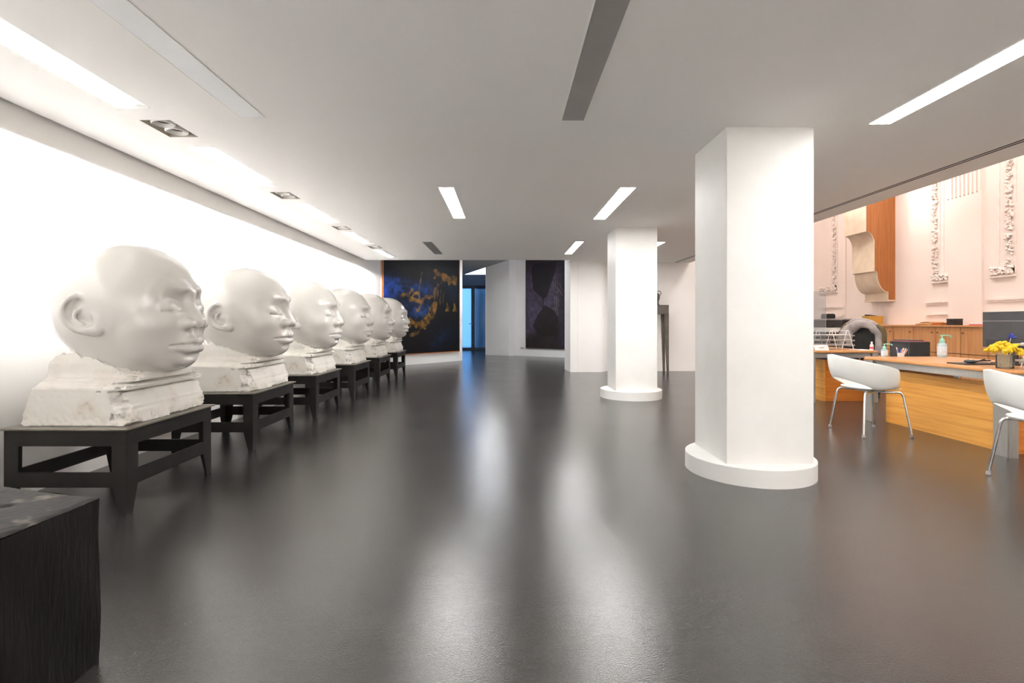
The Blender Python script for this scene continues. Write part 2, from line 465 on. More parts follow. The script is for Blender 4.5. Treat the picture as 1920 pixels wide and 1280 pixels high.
# back right: pilaster, then the wall set back behind the tall stand
struct('wall_back_right', MB().box(2.25, 4.37, 11.75, 11.95, 0, 3.0), M['wall'], 'white back wall behind the tall slender stand', 'wall')
struct('wall_back_return', MB().box(4.22, 4.37, 11.95, 13.5, 0, 5.6).box(4.17, 4.37, 11.75, 11.95, 3.0, 5.6), M['hallwall'], 'short return wall between back wall and tall hall', 'wall')
t = thing('wall_pilaster', 'wide white pilaster beside the dark purple painting', 'wall', (0, 0, 0), kind='structure')
MB().hexa([(1.464, 11.50, 0), (1.63, 11.50, 0), (1.63, 12.4, 0), (1.42, 12.2, 0)], [(1.464, 11.50, 3.0), (1.63, 11.50, 3.0), (1.63, 12.4, 3.0), (1.42, 12.2, 3.0)]).build('pilaster_edge', M['wall'], t)
MB().box(1.642, 2.18, 11.515, 11.9, 0, 3.0).build('pilaster_face', M['wall'], t)
MB().box(2.18, 2.26, 11.60, 11.9, 0, 3.0).build('pilaster_step', M['wall'], t)
MB().box(1.628, 1.645, 11.53, 11.9, 0, 3.0).build('pilaster_groove', M['wall'], t)

# back left: slanting wall that carries the blue painting
PA, PB = Vector((-3.11, 12.75, 0)), Vector((-1.25, 14.98, 0))
def slab_wall(p, q, th, z0, z1):
    p, q = Vector(p), Vector(q)
    d = (q - p).normalized(); n = Vector((-d.y, d.x, 0)) * th      # to the left of p->q
    b = [p, q, q + n, p + n]
    return [(v.x, v.y, z0) for v in b], [(v.x, v.y, z1) for v in b]
def wall_poly(pts, th, z0, z1):
    mb = MB()
    for a, b in zip(pts, pts[1:]):
        mb.hexa(*slab_wall((*a, 0), (*b, 0), th, z0, z1))
    return mb
struct('wall_back_left', wall_poly([PA.xy, PB.xy], 0.18, 0, 3.6), M['wall'], 'slanting white wall carrying the blue and gold painting', 'wall')
struct('wall_corridor_left', wall_poly([(-1.32, 15.05), (-1.95, 20.75)], 0.15, 0, 3.6), M['backwall'], 'corridor wall leading back to the blue glass door', 'wall')
struct('wall_back_block', wall_poly([(-0.70, 20.75), (-0.655, 17.6)], -0.02, 0, 3.6), M['backwall'], 'side of the white wall block beside the glass door', 'wall')
struct('wall_back_front', wall_poly([(-0.655, 17.6), (0.14, 17.07)], 0.10, 0, 3.6), M['backwall'], 'flat white wall block between door and dark painting', 'wall')
struct('wall_back_niche', wall_poly([(0.14, 17.07), (0.37, 17.26)], 0.10, 0, 3.6), M['backwall'], 'narrow shaded wall strip beside the dark painting', 'wall')
P2, P3 = Vector((0.37, 17.26, 0)), Vector((1.86, 16.2, 0))
P4 = P2 + (P3 - P2) * 1.5
struct('wall_back_centre', wall_poly([P2.xy, P4.xy], 0.15, 0, 3.6), M['backwall'], 'white wall behind the dark purple painting', 'wall')
struct('wall_back_link', wall_poly([(1.42, 12.2), (2.75, 15.75)], -0.15, 0, 3.6), M['backwall'], 'hidden white wall behind the pilaster', 'wall')
# soffit over the back room and the taller ceiling beside it
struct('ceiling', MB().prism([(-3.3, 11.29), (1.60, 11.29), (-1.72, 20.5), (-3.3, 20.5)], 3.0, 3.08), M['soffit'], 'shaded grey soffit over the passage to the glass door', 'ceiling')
struct('ceiling', MB().box(-3.4, 3.0, 11.0, 20.9, 3.6, 3.7), M['backwall'], 'white ceiling above the back passage', 'ceiling')

# glass door with transom at the end of the passage
DY = 20.6
t = thing('door_1', 'blue-grey framed glass double door at the end of the passage', 'door', (0, DY, 0), kind='structure')
MB().box(-1.95, -0.68, 0.0, 0.10, 2.48, 2.60).box(-1.95, -0.68, 0.0, 0.10, 0.0, 0.10).build('door_frame', M['doorframe'], t)
MB().box(-1.36, -1.22, -0.02, 0.10, 0.10, 2.48).build('stile', M['doorframe'], t)
MB().box(-0.76, -0.68, -0.02, 0.10, 0.10, 2.48).build('stile', M['doorframe'], t)
MB().box(-1.95, -1.36, 0.03, 0.05, 0.10, 2.48).build('pane', M['frosted'], t)
MB().box(-1.22, -0.76, 0.03, 0.05, 0.10, 2.48).build('pane', M['frosted'], t)
h = MB().tube(rounded([(-1.31, -0.02, 1.06), (-1.31, -0.09, 1.06), (-1.45, -0.09, 1.06)], 0.03), 0.014, 8).build('handle', M['chrome'], t)
struct('trim_2', MB().box(-1.97, -0.66, DY - 0.06, DY + 0.14, 2.60, 3.04), M['beam'], 'blue-grey beam over the glass door', 'trim')
t = thing('window_1', 'bright transom window above the blue-grey beam', 'window', (0, DY, 0), kind='structure')
MB().box(-1.95, -0.68, 0.03, 0.05, 3.04, 3.62).build('pane', M['clear'], t)
MB().box(-1.95, -0.68, 0.0, 0.1, 3.585, 3.62).build('window_frame', M['beam'], t)
# pleated sheer curtain hanging behind the right pane
def pleats(x0, x1, y, z0, z1, n, amp):
    mb = MB(); vs = []; fs = []
    N = n * 8
    for i in range(N + 1):
        x = x0 + (x1 - x0) * i / N
        yy = y + amp * math.sin(2 * math.pi * n * i / N) + 0.3 * amp * math.sin(5.1 * i / N * n)
        vs += [(x, yy, z0), (x, yy, z1)]
    fs = [(2 * i, 2 * i + 2, 2 * i + 3, 2 * i + 1) for i in range(N)]
    return mb.add(vs, fs)
c = pleats(-1.22, -0.72, DY + 0.28, 0.02, 2.55, 7, 0.03).build('sheer_curtain', M['curtain'], smooth='all')
tag(c, 'pale sheer curtain hanging behind the right door pane', 'curtain')

# ------------------------------------------------------------------ hall wall ornament (real relief on wall_right)
rnd = random.Random(5)
def carved(mb, y0, y1, z0, z1, n, size):
    for i in range(n):
        y = rnd.uniform(y0, y1); z = rnd.uniform(z0, z1)
        r = rnd.uniform(0.6, 1.3) * size
        mb.blob((RW - 0.03 - rnd.uniform(0, 0.012), y, z), (0.022, r, r * rnd.uniform(0.6, 1.3)), 6, 4)
    return mb
def frame_panel(label, ya, yb, side, zb=1.88, zt=4.8):
    """a tall stucco panel: flat field edge, carved upright on one side, carved foot"""
    t = thing('trim_3', label, 'trim', (0, 0, 0), kind='structure')
    w = 0.15
    yc0, yc1 = (yb - w, yb) if side > 0 else (ya, ya + w)
    up = MB().box(RW - 0.018, RW, yc0 - 0.02, yc1 + 0.02, zb, zt)
    up.build('border_backing', M['ornament'], t)
    foot = MB().box(RW - 0.018, RW, ya, yb, zb - 0.02, zb + 0.12).box(RW - 0.04, RW, ya - 0.01, yb + 0.01, zb - 0.045, zb - 0.02)
    foot.build('foot_backing', M['ornament'], t)
    c = carved(MB(), yc0 + 0.02, yc1 - 0.02, zb, zt, 240, 0.022).build('carved_border', M['ornament'], t, smooth='all')
    c['kind'] = 'stuff'
    c = carved(MB(), ya + 0.02, yb - 0.02, zb, zb + 0.11, 60, 0.022).build('carved_foot', M['ornament'], t, smooth='all')
    c['kind'] = 'stuff'
    yi = yc0 - 0.10 if side > 0 else yc1 + 0.10
    MB().box(RW - 0.012, RW, min(yi, yi + 0.03), max(yi, yi + 0.03), zb + 0.14, zt).build('inner_bead', M['ornament'], t)
    return t
frame_panel('carved stucco panel border beside the wooden corbel', 9.08, 9.46, 1)
frame_panel('carved stucco panel border above the computer monitor', 7.92, 8.32, -1)
frame_panel('carved stucco panel border beside the white column', 12.17, 12.85, -1)
t = thing('trim_4', 'plain stucco pilaster with flutes between the carved panels', 'trim', (0, 0, 0), kind='structure')
MB().box(RW - 0.05, RW, 8.44, 9.07, 1.07, 3.30).build('pilaster_face', M['hallwall'], t)
MB().box(RW - 0.02, RW, 8.44, 9.07, 3.30, 5.0).build('pilaster_back', M['hallwall'], t)
for i in range(8):
    y = 8.44 + 0.63 * (i + 0.5) / 8
    MB().box(RW - 0.05, RW - 0.02, y - 0.022, y + 0.022, 3.30, 5.0).build('flute_rib', M['hallwall'], t)
    MB().blob((RW - 0.052, y + 0.036, 3.29), (0.012, 0.016, 0.012), 6, 4).build('flute_stop', M['spotbox'], t)
for k, (ya, yb, lab) in enumerate([(9.07, 9.58, 'beside the black box'), (7.4, 8.36, 'above the monitor'), (11.9, 12.75, 'behind the acrylic screen')]):
    t = thing('trim_5', 'pair of low stucco dado rails ' + lab, 'trim', (0, 0, 0), kind='structure')
    MB().box(RW - 0.035, RW, ya, yb, 1.475, 1.51).box(RW - 0.018, RW, ya, yb, 1.44, 1.475).build('dado_rail', M['ornament'], t)
    MB().box(RW - 0.03, RW, ya, yb, 1.255, 1.285).build('dado_rail', M['ornament'], t)
struct('trim_6', MB().box(RW - 0.03, RW, 11.84, 11.93, 1.2, 5.0), M['hallwall'], 'slim stucco upright left of the wooden corbel', 'trim')

# ------------------------------------------------------------------ ceiling fittings
ORD = ['first', 'second', 'third', 'fourth', 'fifth', 'sixth']
for i, (y0, y1) in enumerate(SLOTS):
    where = 'overhead, out at the near end' if i == 0 else ORD[i - 1] + ' from the camera'
    t = thing('wall_washer', 'long recessed wall-washer light slot by the left wall, ' + where, 'ceiling light', (SX0, y0, CZ), group='wall washer slots')
    w, l, hh = SX1 - SX0, y1 - y0, 0.066
    # folded reflector: open below, sloping on the room side
    hs = MB()
    hs.add([(0, 0, 0), (w, 0, 0), (w - 0.015, 0, hh), (0, 0, hh)], [(0, 1, 2, 3)])
    hs.add([(0, l, 0), (w, l, 0), (w - 0.015, l, hh), (0, l, hh)], [(0, 1, 2, 3)])
    hs.add([(w, 0, 0), (w, l, 0), (w - 0.015, l, hh), (w - 0.015, 0, hh)], [(0, 1, 2, 3)])
    MB().add([(0, 0, 0), (0, l, 0), (0, l, hh), (0, 0, hh)], [(0, 1, 2, 3)]).build('wall_side_plate', M['louvre'], t)
    hs.add([(0, 0, hh), (0, l, hh), (w - 0.015, l, hh), (w - 0.015, 0, hh)], [(0, 1, 2, 3)])
    hs.build('reflector_housing', M['reflector'], t)
    MB().add([(w * 0.50, 0.001, 0.016), (w, 0.001, 0.010), (w, l - 0.001, 0.010), (w * 0.50, l - 0.001, 0.016), (w * 0.50, 0.001, 0.020), (w, 0.001, 0.014), (w, l - 0.001, 0.014), (w * 0.50, l - 0.001, 0.020)], [(0, 1, 2, 3), (4, 5, 6, 7), (0, 3, 7, 4)]).build('baffle', M['reflector'], t)
    MB().box(w * 0.572, w * 0.94, 0.03, l - 0.03, hh - 0.012, hh - 0.004).build('lamp_strip', M['tube'], t)
for i, x0 in enumerate((-1.2, 0.9, 2.7)):  # unseen fill lights added so the end wall bounces light forward
    t = thing('end_wall_fill', ['left', 'middle', 'right'][i] + ' added unseen fill-light trough at the white wall behind the camera', 'ceiling light', (x0, YB + 0.45, CZ), group='added end wall fill lights')
    MB().box(0, 1.4, 0.10, 0.13, -0.09, -0.0005).box(0, 1.4, 0.0, 0.10, -0.02, -0.0005).build('trough', M['white'], t)
    MB().tube([(0.03, 0.07, -0.045), (1.37, 0.07, -0.045)], 0.02, 10).build('lamp_tube', M['endfill'], t, smooth=True)
for i, (y0, y1) in enumerate(BOXES):
    where = 'overhead, out at the near end' if i == 0 else ORD[i - 1] + ' from the camera'
    t = thing('twin_spot', 'unlit twin spotlight in a recessed square box, ' + where, 'ceiling light', (SX0, y0, CZ), group='twin spotlights by the left wall')
    w, l, hh = SX1 - SX0, y1 - y0, 0.10
    hs = MB()
    for q in ([(0, 0), (w, 0)], [(w, 0), (w, l)], [(w, l), (0, l)], [(0, l), (0, 0)]):
        (ax, ay), (bx_, by) = q
        hs.add([(ax, ay, 0), (bx_, by, 0), (bx_, by, hh), (ax, ay, hh)], [(0, 1, 2, 3)])
    hs.add([(0, 0, hh), (w, 0, hh), (w, l, hh), (0, l, hh)], [(0, 1, 2, 3)])
    hs.build('housing', M['spotbox'], t)
    for k in (0.27, 0.73):
        c = (w / 2, l * k, 0)
        lamp = MB().lathe([(0.074, 0.085), (0.074, 0.006), (0.066, 0.002), (0.061, 0.014), (0.054, 0.012), (0.049, 0.026)], c, 24, False).build('lamp_ring', M['spotring'], t, smooth=True)
        MB().lathe([(0.0492, 0.027), (0.03, 0.042), (0.02, 0.03), (0.006, 0.028)], c, 16).build('lens', M['spotlens'], lamp, smooth=True)

def panel(label, x0, x1, y0, y1, diff, group):
    t = thing('ceiling_panel_light', label, 'ceiling light', (x0, y0, CZ), group=group)
    w, l, e = x1 - x0, y1 - y0, 0.006
    MB().box(-e, 0, -e, l + e, -0.004, 0.0).box(w, w + e, -e, l + e, -0.004, 0.0).box(0, w, -e, 0, -0.004, 0.0).box(0, w, l, l + e, -0.004, 0.0).build('trim_frame', M['ceiling'], t)
    MB().box(0, w, 0, l, -0.003, 0.0).build('diffuser', diff, t)
    return t
GL = 'lit ceiling panel lights'
panel('lit ceiling panel light left of the middle of the room', -0.672, -0.525, 5.20, 6.72, M['lit'], GL)
panel('lit ceiling panel light between the middle and the far column', 1.175, 1.325, 5.20, 6.78, M['lit'], GL)
panel('small far lit ceiling panel light left of the far column', 1.20, 1.33, 8.70, 10.25, M['lit'], GL)
panel('far lit ceiling panel light half hidden by the far column', 2.58, 2.73, 8.75, 10.25, M['lit'], GL)
panel('third-row lit ceiling panel light hidden behind the near column', 2.51, 2.65, 5.20, 6.72, M['lit'], GL)
panel('long lit ceiling panel light at the upper right', 2.51, 2.65, 1.70, 3.53, M['lit'], GL)
panel('added unseen lit ceiling panel light behind the camera, right row', 2.51, 2.65, -1.9, -0.3, M['lit'], GL)  # unseen panel added to light the column fronts
panel('added unseen lit ceiling panel light behind the camera, middle row', 1.175, 1.325, -1.9, -0.3, M['lit'], GL)  # second unseen panel added for front light
panel('unlit pale ceiling panel strip at the upper left', -1.765, -1.61, 1.60, 3.42, M['offpanel_light'], 'unlit ceiling panels')
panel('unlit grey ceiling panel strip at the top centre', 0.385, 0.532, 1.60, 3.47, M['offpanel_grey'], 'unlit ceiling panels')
# air grille
t = thing('air_vent', 'small grey slatted air vent in the ceiling near the blue painting', 'vent', (-1.40, 8.75, CZ))
MB().box(0, 0.135, 0, 1.5, -0.003, 0.0).build('vent_backing', M['dark'], t)
MB().box(-0.01, 0.0, -0.01, 1.51, -0.006, 0.0).box(0.135, 0.145, -0.01, 1.51, -0.006, 0.0).box(0, 0.135, -0.01, 0, -0.006, 0).box(0, 0.135, 1.5, 1.51, -0.006, 0).build('vent_frame', M['grille'], t)
slat = None
for i in range(20):
    y = 0.03 + i * 0.0758
    if slat is None:
        slat = MB().box(0.002, 0.133, -0.026, 0.026, -0.008, -0.003).build('slat', M['grille'], t); slat.location = (0, y, 0)
    else:
        s = slat.copy(); COL.objects.link(s); s.parent = t; s.location = (0, y, 0)
# double slot diffuser along the ceiling edge
t = thing('linear_vent', 'long double-slot air vent along the right ceiling edge', 'vent', (3.86, YB, CZ))
LL = 11.70 - YB
MB().box(0, 0.085, 0, LL, -0.002, 0).build('vent_body', M['ceiling'], t)
MB().box(0.012, 0.028, 0, LL, -0.004, -0.0021).build('air_slot', M['dark'], t)
MB().box(0.052, 0.068, 0, LL, -0.004, -0.0021).build('air_slot', M['dark'], t)
# unseen fill lamps added high in the hall, and the spotlight that rakes the hall wall
for i, y in enumerate((1.0, 4.2, 7.4, 11.2)):
    t = thing('hall_fill_lamp', 'added unseen square fill lamp on the high hall ceiling, ' + ORD[i] + ' from the near end', 'ceiling light', (6.0, y, 5.598), group='added hall fill lamps')
    MB().box(-0.62, 0.62, -0.62, 0.62, -0.08, 0).build('lamp_body', M['white'], t)
    MB().box(-0.58, 0.58, -0.58, 0.58, -0.09, -0.08).build('diffuser', M['hallfill'], t)

t = thing('pendant_lamp', 'round pendant lamp hanging in the hall above the wooden cabinets', 'pendant lamp', (6.95, 9.65, 4.15))
MB().lathe([(0.30, 0.0), (0.31, 0.02), (0.29, 0.10), (0.10, 0.16), (0.03, 0.18)], (0, 0, 0), 32).build('shade', M['white'], t, smooth=True)
MB().lathe([(0.02, -0.06), (0.16, -0.05), (0.25, -0.025), (0.285, -0.001)], (0, 0, 0), 32).build('diffuser', M['pendant'], t, smooth=True)
MB().tube([(0, 0, 0.18), (0, 0, 1.449)], 0.006, 8).build('cord', M['black'], t)
t = thing('hall_spotlight', 'spotlight on the upper hall wall raking the wooden corbel', 'spotlight', (4.75, 11.9, 5.15))
aim = Vector((7.9, 10.4, 4.7)) - Vector((4.75, 11.9, 5.15))
qr = aim.to_track_quat('-Z', 'Y').to_euler()
MB().tube([(-0.499, 0, 0), (-0.12, 0, 0)], 0.015, 8).build('bracket', M['white'], t)
MB().lathe([(0.10, -0.10), (0.10, 0.12), (0.06, 0.16)], (0, 0, 0), 24, False).build('spot_can', M['white'], t, smooth=True, rot=qr)
ld = bpy.data.lights.new('spot_beam', 'SPOT'); ld.energy = SPOT_W; ld.spot_size = math.radians(56); ld.spot_blend = 0.25; ld.shadow_soft_size = 0.06; ld.color = (1.0, 0.95, 0.9)
lo_ = bpy.data.objects.new('spot_beam', ld); COL.objects.link(lo_); lo_.parent = t; lo_.rotation_euler = qr
lo_.location = aim.normalized() * 0.11

for i, (x, y) in enumerate(((0.9, 13.2), (-0.4, 13.6))):  # unseen lamps added to brighten the back passage walls
    t = thing('passage_fill_lamp', ['right', 'left'][i] + ' added unseen fill lamp on the high ceiling of the back passage', 'ceiling light', (x, y, 3.598 if i == 0 else 2.998), group='added passage fill lamps')
    MB().box(-0.08, 0.08, -0.6, 0.6, -0.03, 0).build('lamp_body', M['white'], t)
    MB().box(-0.07, 0.07, -0.58, 0.58, -0.034, -0.0301).build('diffuser', M['passfill'], t)

# ------------------------------------------------------------------ columns
def column(label, cx, cy, w, d, bx, by, R):
    t = thing('column', label, 'column', (cx, cy, 0))
    sh = MB().box(-w / 2, w / 2, -d / 2, d / 2, 0.12, CZ + 0.02)
    sh.build('shaft', M['column'], t, bevel=0.004, bseg=2)
    MB().lathe([(R, 0.0), (R, 0.121), (R - 0.004, 0.125)], (bx - cx, by - cy, 0), 96).build('round_base', M['column'], t, smooth=True)
column('large white square column on a round base, nearest the camera', 1.862, 3.895, 0.612, 0.60, 1.845, 3.885, 0.452)
column('far white square column on a round base in mid room', 1.900, 7.70, 0.600, 0.60, 1.890, 7.70, 0.452)
# ------------------------------------------------------------------ plaster heads: implicit surfaces meshed with surface nets
def surface_nets(f, origin, h):
    """f: scalar grid, negative inside. Returns verts, quads."""
    s = f < 0
    nx, ny, nz = f.shape
    corners = [(i, j, k) for i in (0, 1) for j in (0, 1) for k in (0, 1)]
    cnt = np.zeros((nx - 1, ny - 1, nz - 1), np.int8)
    for i, j, k in corners:
        cnt += s[i:nx - 1 + i, j:ny - 1 + j, k:nz - 1 + k]
    act = (cnt > 0) & (cnt < 8)
    idx = -np.ones(act.shape, np.int64)
    ci, cj, ck = np.nonzero(act)
    idx[ci, cj, ck] = np.arange(len(ci))
    acc = np.zeros((len(ci), 3)); num = np.zeros(len(ci))
    for a in range(8):
        for b in range(a + 1, 8):
            A, B = corners[a], corners[b]
            if sum(abs(A[q] - B[q]) for q in range(3)) != 1: continue
            fa = f[ci + A[0], cj + A[1], ck + A[2]]; fb = f[ci + B[0], cj + B[1], ck + B[2]]
            cr = (fa < 0) != (fb < 0)
            t = np.where(cr, fa / np.where(cr, fa - fb, 1), 0)
            for q in range(3):
                acc[:, q] += np.where(cr, A[q] + t * (B[q] - A[q]), 0)
            num += cr
    v = acc / num[:, None] + np.stack([ci, cj, ck], 1)
    v = v * h + np.array(origin)
    quads = []
    for ax in range(3):
        u, w = [(1, 2), (2, 0), (0, 1)][ax]
        sl0 = [slice(None)] * 3; sl1 = [slice(None)] * 3
        sl0[ax] = slice(0, -1); sl1[ax] = slice(1, None)
        d = s[tuple(sl0)] != s[tuple(sl1)]
        e = np.stack(np.nonzero(d), 1)
        ok = (e[:, u] > 0) & (e[:, w] > 0) & (e[:, u] < f.shape[u] - 1) & (e[:, w] < f.shape[w] - 1)
        e = e[ok]
        inside = s[e[:, 0], e[:, 1], e[:, 2]]
        def cell(du, dw):
            c = e.copy(); c[:, u] += du; c[:, w] += dw
            return idx[c[:, 0], c[:, 1], c[:, 2]]
        q = np.stack([cell(-1, -1), cell(0, -1), cell(0, 0), cell(-1, 0)], 1)
        q[~inside] = q[~inside][:, ::-1]
        quads.append(q)
    return v, np.concatenate(quads)

def np_mesh(name, v, q, m):
    me = bpy.data.meshes.new(name)
    me.vertices.add(len(v)); me.vertices.foreach_set('co', v.astype(np.float32).ravel())
    me.loops.add(q.size); me.loops.foreach_set('vertex_index', q.astype(np.int32).ravel())
    me.polygons.add(len(q)); me.polygons.foreach_set('loop_start', np.arange(0, q.size, 4, dtype=np.int32))
    me.polygons.foreach_set('use_smooth', np.ones(len(q), bool))
    me.update(calc_edges=True); me.validate()
    me.materials.append(m)
    return me

def noise3(x, y, z, seed=0):
    rs = np.random.RandomState(seed); T = rs.rand(32, 32, 32).astype(np.float32) * 2 - 1
    xi, yi, zi = np.floor(x).astype(int), np.floor(y).astype(int), np.floor(z).astype(int)
    fx, fy, fz = x - xi, y - yi, z - zi
    sm = lambda t: t * t * (3 - 2 * t)
    fx, fy, fz = sm(fx), sm(fy), sm(fz)
    g = lambda a, b, c: T[(xi + a) % 32, (yi + b) % 32, (zi + c) % 32]
    c00 = g(0, 0, 0) * (1 - fx) + g(1, 0, 0) * fx; c10 = g(0, 1, 0) * (1 - fx) + g(1, 1, 0) * fx
    c01 = g(0, 0, 1) * (1 - fx) + g(1, 0, 1) * fx; c11 = g(0, 1, 1) * (1 - fx) + g(1, 1, 1) * fx
    return (c00 * (1 - fy) + c10 * fy) * (1 - fz) + (c01 * (1 - fy) + c11 * fy) * fz

def smin(a, b, k):
    hh = np.clip(0.5 + 0.5 * (b - a) / k, 0, 1)
    return b + (a - b) * hh - k * hh * (1 - hh)
def smax(a, b, k):
    return -smin(-a, -b, k)

def build_head_mesh():
    h = 0.0066
    xs = np.arange(-0.50, 0.53, h); zs = np.arange(0.16, 1.19, h)
    ys = (np.arange(0, int(0.50 / h)) + 0.5) * h
    X, Y, Z = [a.astype(np.float32) for a in np.meshgrid(xs, ys, zs, indexing='ij')]
    def ell(c, r, rot=0.0, p=2.0):
        """ellipsoid at c with radii r; rot tilts it in the x-z plane"""
        x, y, z = X - c[0], Y - c[1], Z - c[2]
        if rot:
            ca, sa = math.cos(rot), math.sin(rot)
            x, z = x * ca + z * sa, -x * sa + z * ca
        g = (np.abs(x / r[0]) ** p + np.abs(y / r[1]) ** p + np.abs(z / r[2]) ** p) ** (1.0 / p)
        # first-order distance for ellipsoids keeps blends even
        if p == 2.0:
            g2 = np.sqrt((x / r[0] ** 2) ** 2 + (y / r[1] ** 2) ** 2 + (z / r[2] ** 2) ** 2) + 1e-6
            return g * (g - 1) / g2
        return (g - 1) * min(r)
    def cap(a, b, ra, rb):
        a, b = np.array(a, np.float32), np.array(b, np.float32); d = b - a
        t = np.clip(((X - a[0]) * d[0] + (Y - a[1]) * d[1] + (Z - a[2]) * d[2]) / float(d @ d), 0, 1)
        return np.sqrt((X - a[0] - t * d[0]) ** 2 + (Y - a[1] - t * d[1]) ** 2 + (Z - a[2] - t * d[2]) ** 2) - (ra + (rb - ra) * t)
    def chain(pts, rs, k=0.012):
        f = None
        for i in range(len(pts) - 1):
            c = cap(pts[i], pts[i + 1], rs[i], rs[i + 1])
            f = c if f is None else smin(f, c, k)
        return f
    # skull, face mass, jaw, chin, neck
    f = ell((-0.035, 0, 0.735), (0.432, 0.372, 0.405), p=2.1)
    f = smin(f, ell((0.095, 0, 0.60), (0.285, 0.290, 0.30), p=2.15), 0.08)
    f = smin(f, ell((0.115, 0, 0.468), (0.252, 0.272, 0.170), p=2.2), 0.08)
    f = smin(f, ell((0.285, 0, 0.388), (0.108, 0.130, 0.082)), 0.08)
    neck = ell((-0.045, 0, 0.30), (0.255, 0.260, 0.46), p=2.3)
    f = smin(f, neck, 0.06)
    # cheekbones, muzzle
    f = smin(f, ell((0.250, 0.190, 0.605), (0.085, 0.080, 0.055)), 0.09)
    f = smin(f, ell((0.300, 0, 0.495), (0.115, 0.150, 0.085)), 0.06)
    # brow: a crest at the root of the nose that dies away over the eyes
    br = chain([(0.372, 0.0, 0.812), (0.366, 0.065, 0.834), (0.318, 0.155, 0.842), (0.25, 0.225, 0.810)], [0.034, 0.034, 0.024, 0.012])
    f = smin(f, br, 0.05)
    # eye sockets and closed lids
    f = smax(f, -ell((0.412, 0.125, 0.752), (0.070, 0.095, 0.046)), 0.06)
    f = smax(f, -ell((0.415, 0.055, 0.750), (0.045, 0.034, 0.055)), 0.035)
    lid = ell((0.290, 0.148, 0.716), (0.080, 0.086, 0.050))
    f = smin(f, lid, 0.022)
    zl = 0.684 + 1.6 * (Y - 0.155) ** 2
    gr = np.maximum(np.maximum(np.abs(Z - zl) - 0.0045, -(f + 0.010)), np.maximum(np.abs(Y - 0.152) - 0.072, 0.2 - X))
    f = smax(f, -gr, 0.006)
    f = smin(f, chain([(0.350, 0.090, 0.672), (0.352, 0.135, 0.660), (0.325, 0.195, 0.662)], [0.010, 0.012, 0.010]), 0.03)
    # nose: bridge, tip, wings, nostrils
    f = smin(f, chain([(0.375, 0, 0.80), (0.378, 0, 0.725), (0.405, 0, 0.665), (0.424, 0, 0.618)], [0.032, 0.032, 0.040, 0.052]), 0.028)
    f = smin(f, ell((0.385, 0.072, 0.603), (0.068, 0.058, 0.046)), 0.024)
    f = smin(f, ell((0.352, 0.098, 0.600), (0.058, 0.038, 0.046)), 0.012)
    nos = ell((0.420, 0.056, 0.566), (0.034, 0.026, 0.026), rot=-0.5)
    f = smax(f, -nos, 0.010)
    crease = chain([(0.318, 0.138, 0.640), (0.322, 0.146, 0.600), (0.335, 0.138, 0.560)], [0.006, 0.010, 0.006])
    f = smax(f, -crease, 0.022)
    # philtrum, lips
    f = smax(f, -cap((0.438, 0, 0.5640), (0.438, 0, 0.5120), 0.020, 0.024), 0.016)
    f = smin(f, chain([(0.405, 0.030, 0.5720), (0.412, 0.034, 0.5070)], [0.014, 0.014]), 0.02)
    up = chain([(0.412, 0.0, 0.4880), (0.414, 0.038, 0.4960), (0.385, 0.100, 0.4840), (0.335, 0.150, 0.4640)], [0.030, 0.031, 0.024, 0.008])
    lo = chain([(0.404, 0.0, 0.4360), (0.396, 0.055, 0.4370), (0.368, 0.108, 0.4480), (0.332, 0.148, 0.4620)], [0.035, 0.034, 0.025, 0.008])
    f = smin(f, up, 0.010); f = smin(f, lo, 0.010)
    ml = chain([(0.450, 0.0, 0.4645), (0.438, 0.055, 0.4685), (0.398, 0.118, 0.4645), (0.350, 0.162, 0.4600)], [0.008, 0.008, 0.008, 0.009])
    f = smax(f, -ml, 0.007)
    f = smax(f, -ell((0.425, 0, 0.388), (0.045, 0.110, 0.018)), 0.03)
    # ear: everything in a tilted frame whose back edge stands off the skull
    ec = np.array((-0.040, 0.362, 0.655)); tilt = 0.42; flare = 0.55
    ca, sa = math.cos(tilt), math.sin(tilt)
    dx, dy, dz = X - ec[0], Y - ec[1], Z - ec[2]
    a1 = dx * ca + dz * sa              # forward along the ear's width
    b1 = -dx * sa + dz * ca             # along the ear's height (top leans back)
    cf, sf = math.cos(flare), math.sin(flare)
    u = a1 * cf - dy * sf; w = a1 * sf + dy * cf
    v = b1
    def eE(c, r):
        x, y, z = u - c[0], v - c[1], w - c[2]
        g = np.sqrt((x / r[0]) ** 2 + (y / r[1]) ** 2 + (z / r[2]) ** 2)
        g2 = np.sqrt((x / r[0] ** 2) ** 2 + (y / r[1] ** 2) ** 2 + (z / r[2] ** 2) ** 2) + 1e-6
        return g * (g - 1) / g2
    def eC(pts, rs, k=0.008):
        out = None
        def cr(p, i, t):
            n = len(p); g = lambda j: np.array(p[max(0, min(n - 1, j))], float)
            p0, p1, p2, p3 = g(i - 1), g(i), g(i + 1), g(i + 2)
            return 0.5 * (2 * p1 + (p2 - p0) * t + (2 * p0 - 5 * p1 + 4 * p2 - p3) * t * t + (3 * p1 - p0 - 3 * p2 + p3) * t ** 3)
        q = [cr(pts, i, t) for i in range(len(pts) - 1) for t in (0, 0.34, 0.67)] + [np.array(pts[-1], float)]
        rs = list(np.interp(np.linspace(0, len(pts) - 1, len(q)), range(len(pts)), rs)); pts = q
        for i in range(len(pts) - 1):
            a, b = np.array(pts[i], np.float32), np.array(pts[i + 1], np.float32); d = b - a
            t = np.clip(((u - a[0]) * d[0] + (v - a[1]) * d[1] + (w - a[2]) * d[2]) / float(d @ d), 0, 1)
            c = np.sqrt((u - a[0] - t * d[0]) ** 2 + (v - a[1] - t * d[1]) ** 2 + (w - a[2] - t * d[2]) ** 2) - (rs[i] + (rs[i + 1] - rs[i]) * t)
            out = c if out is None else smin(out, c, k)
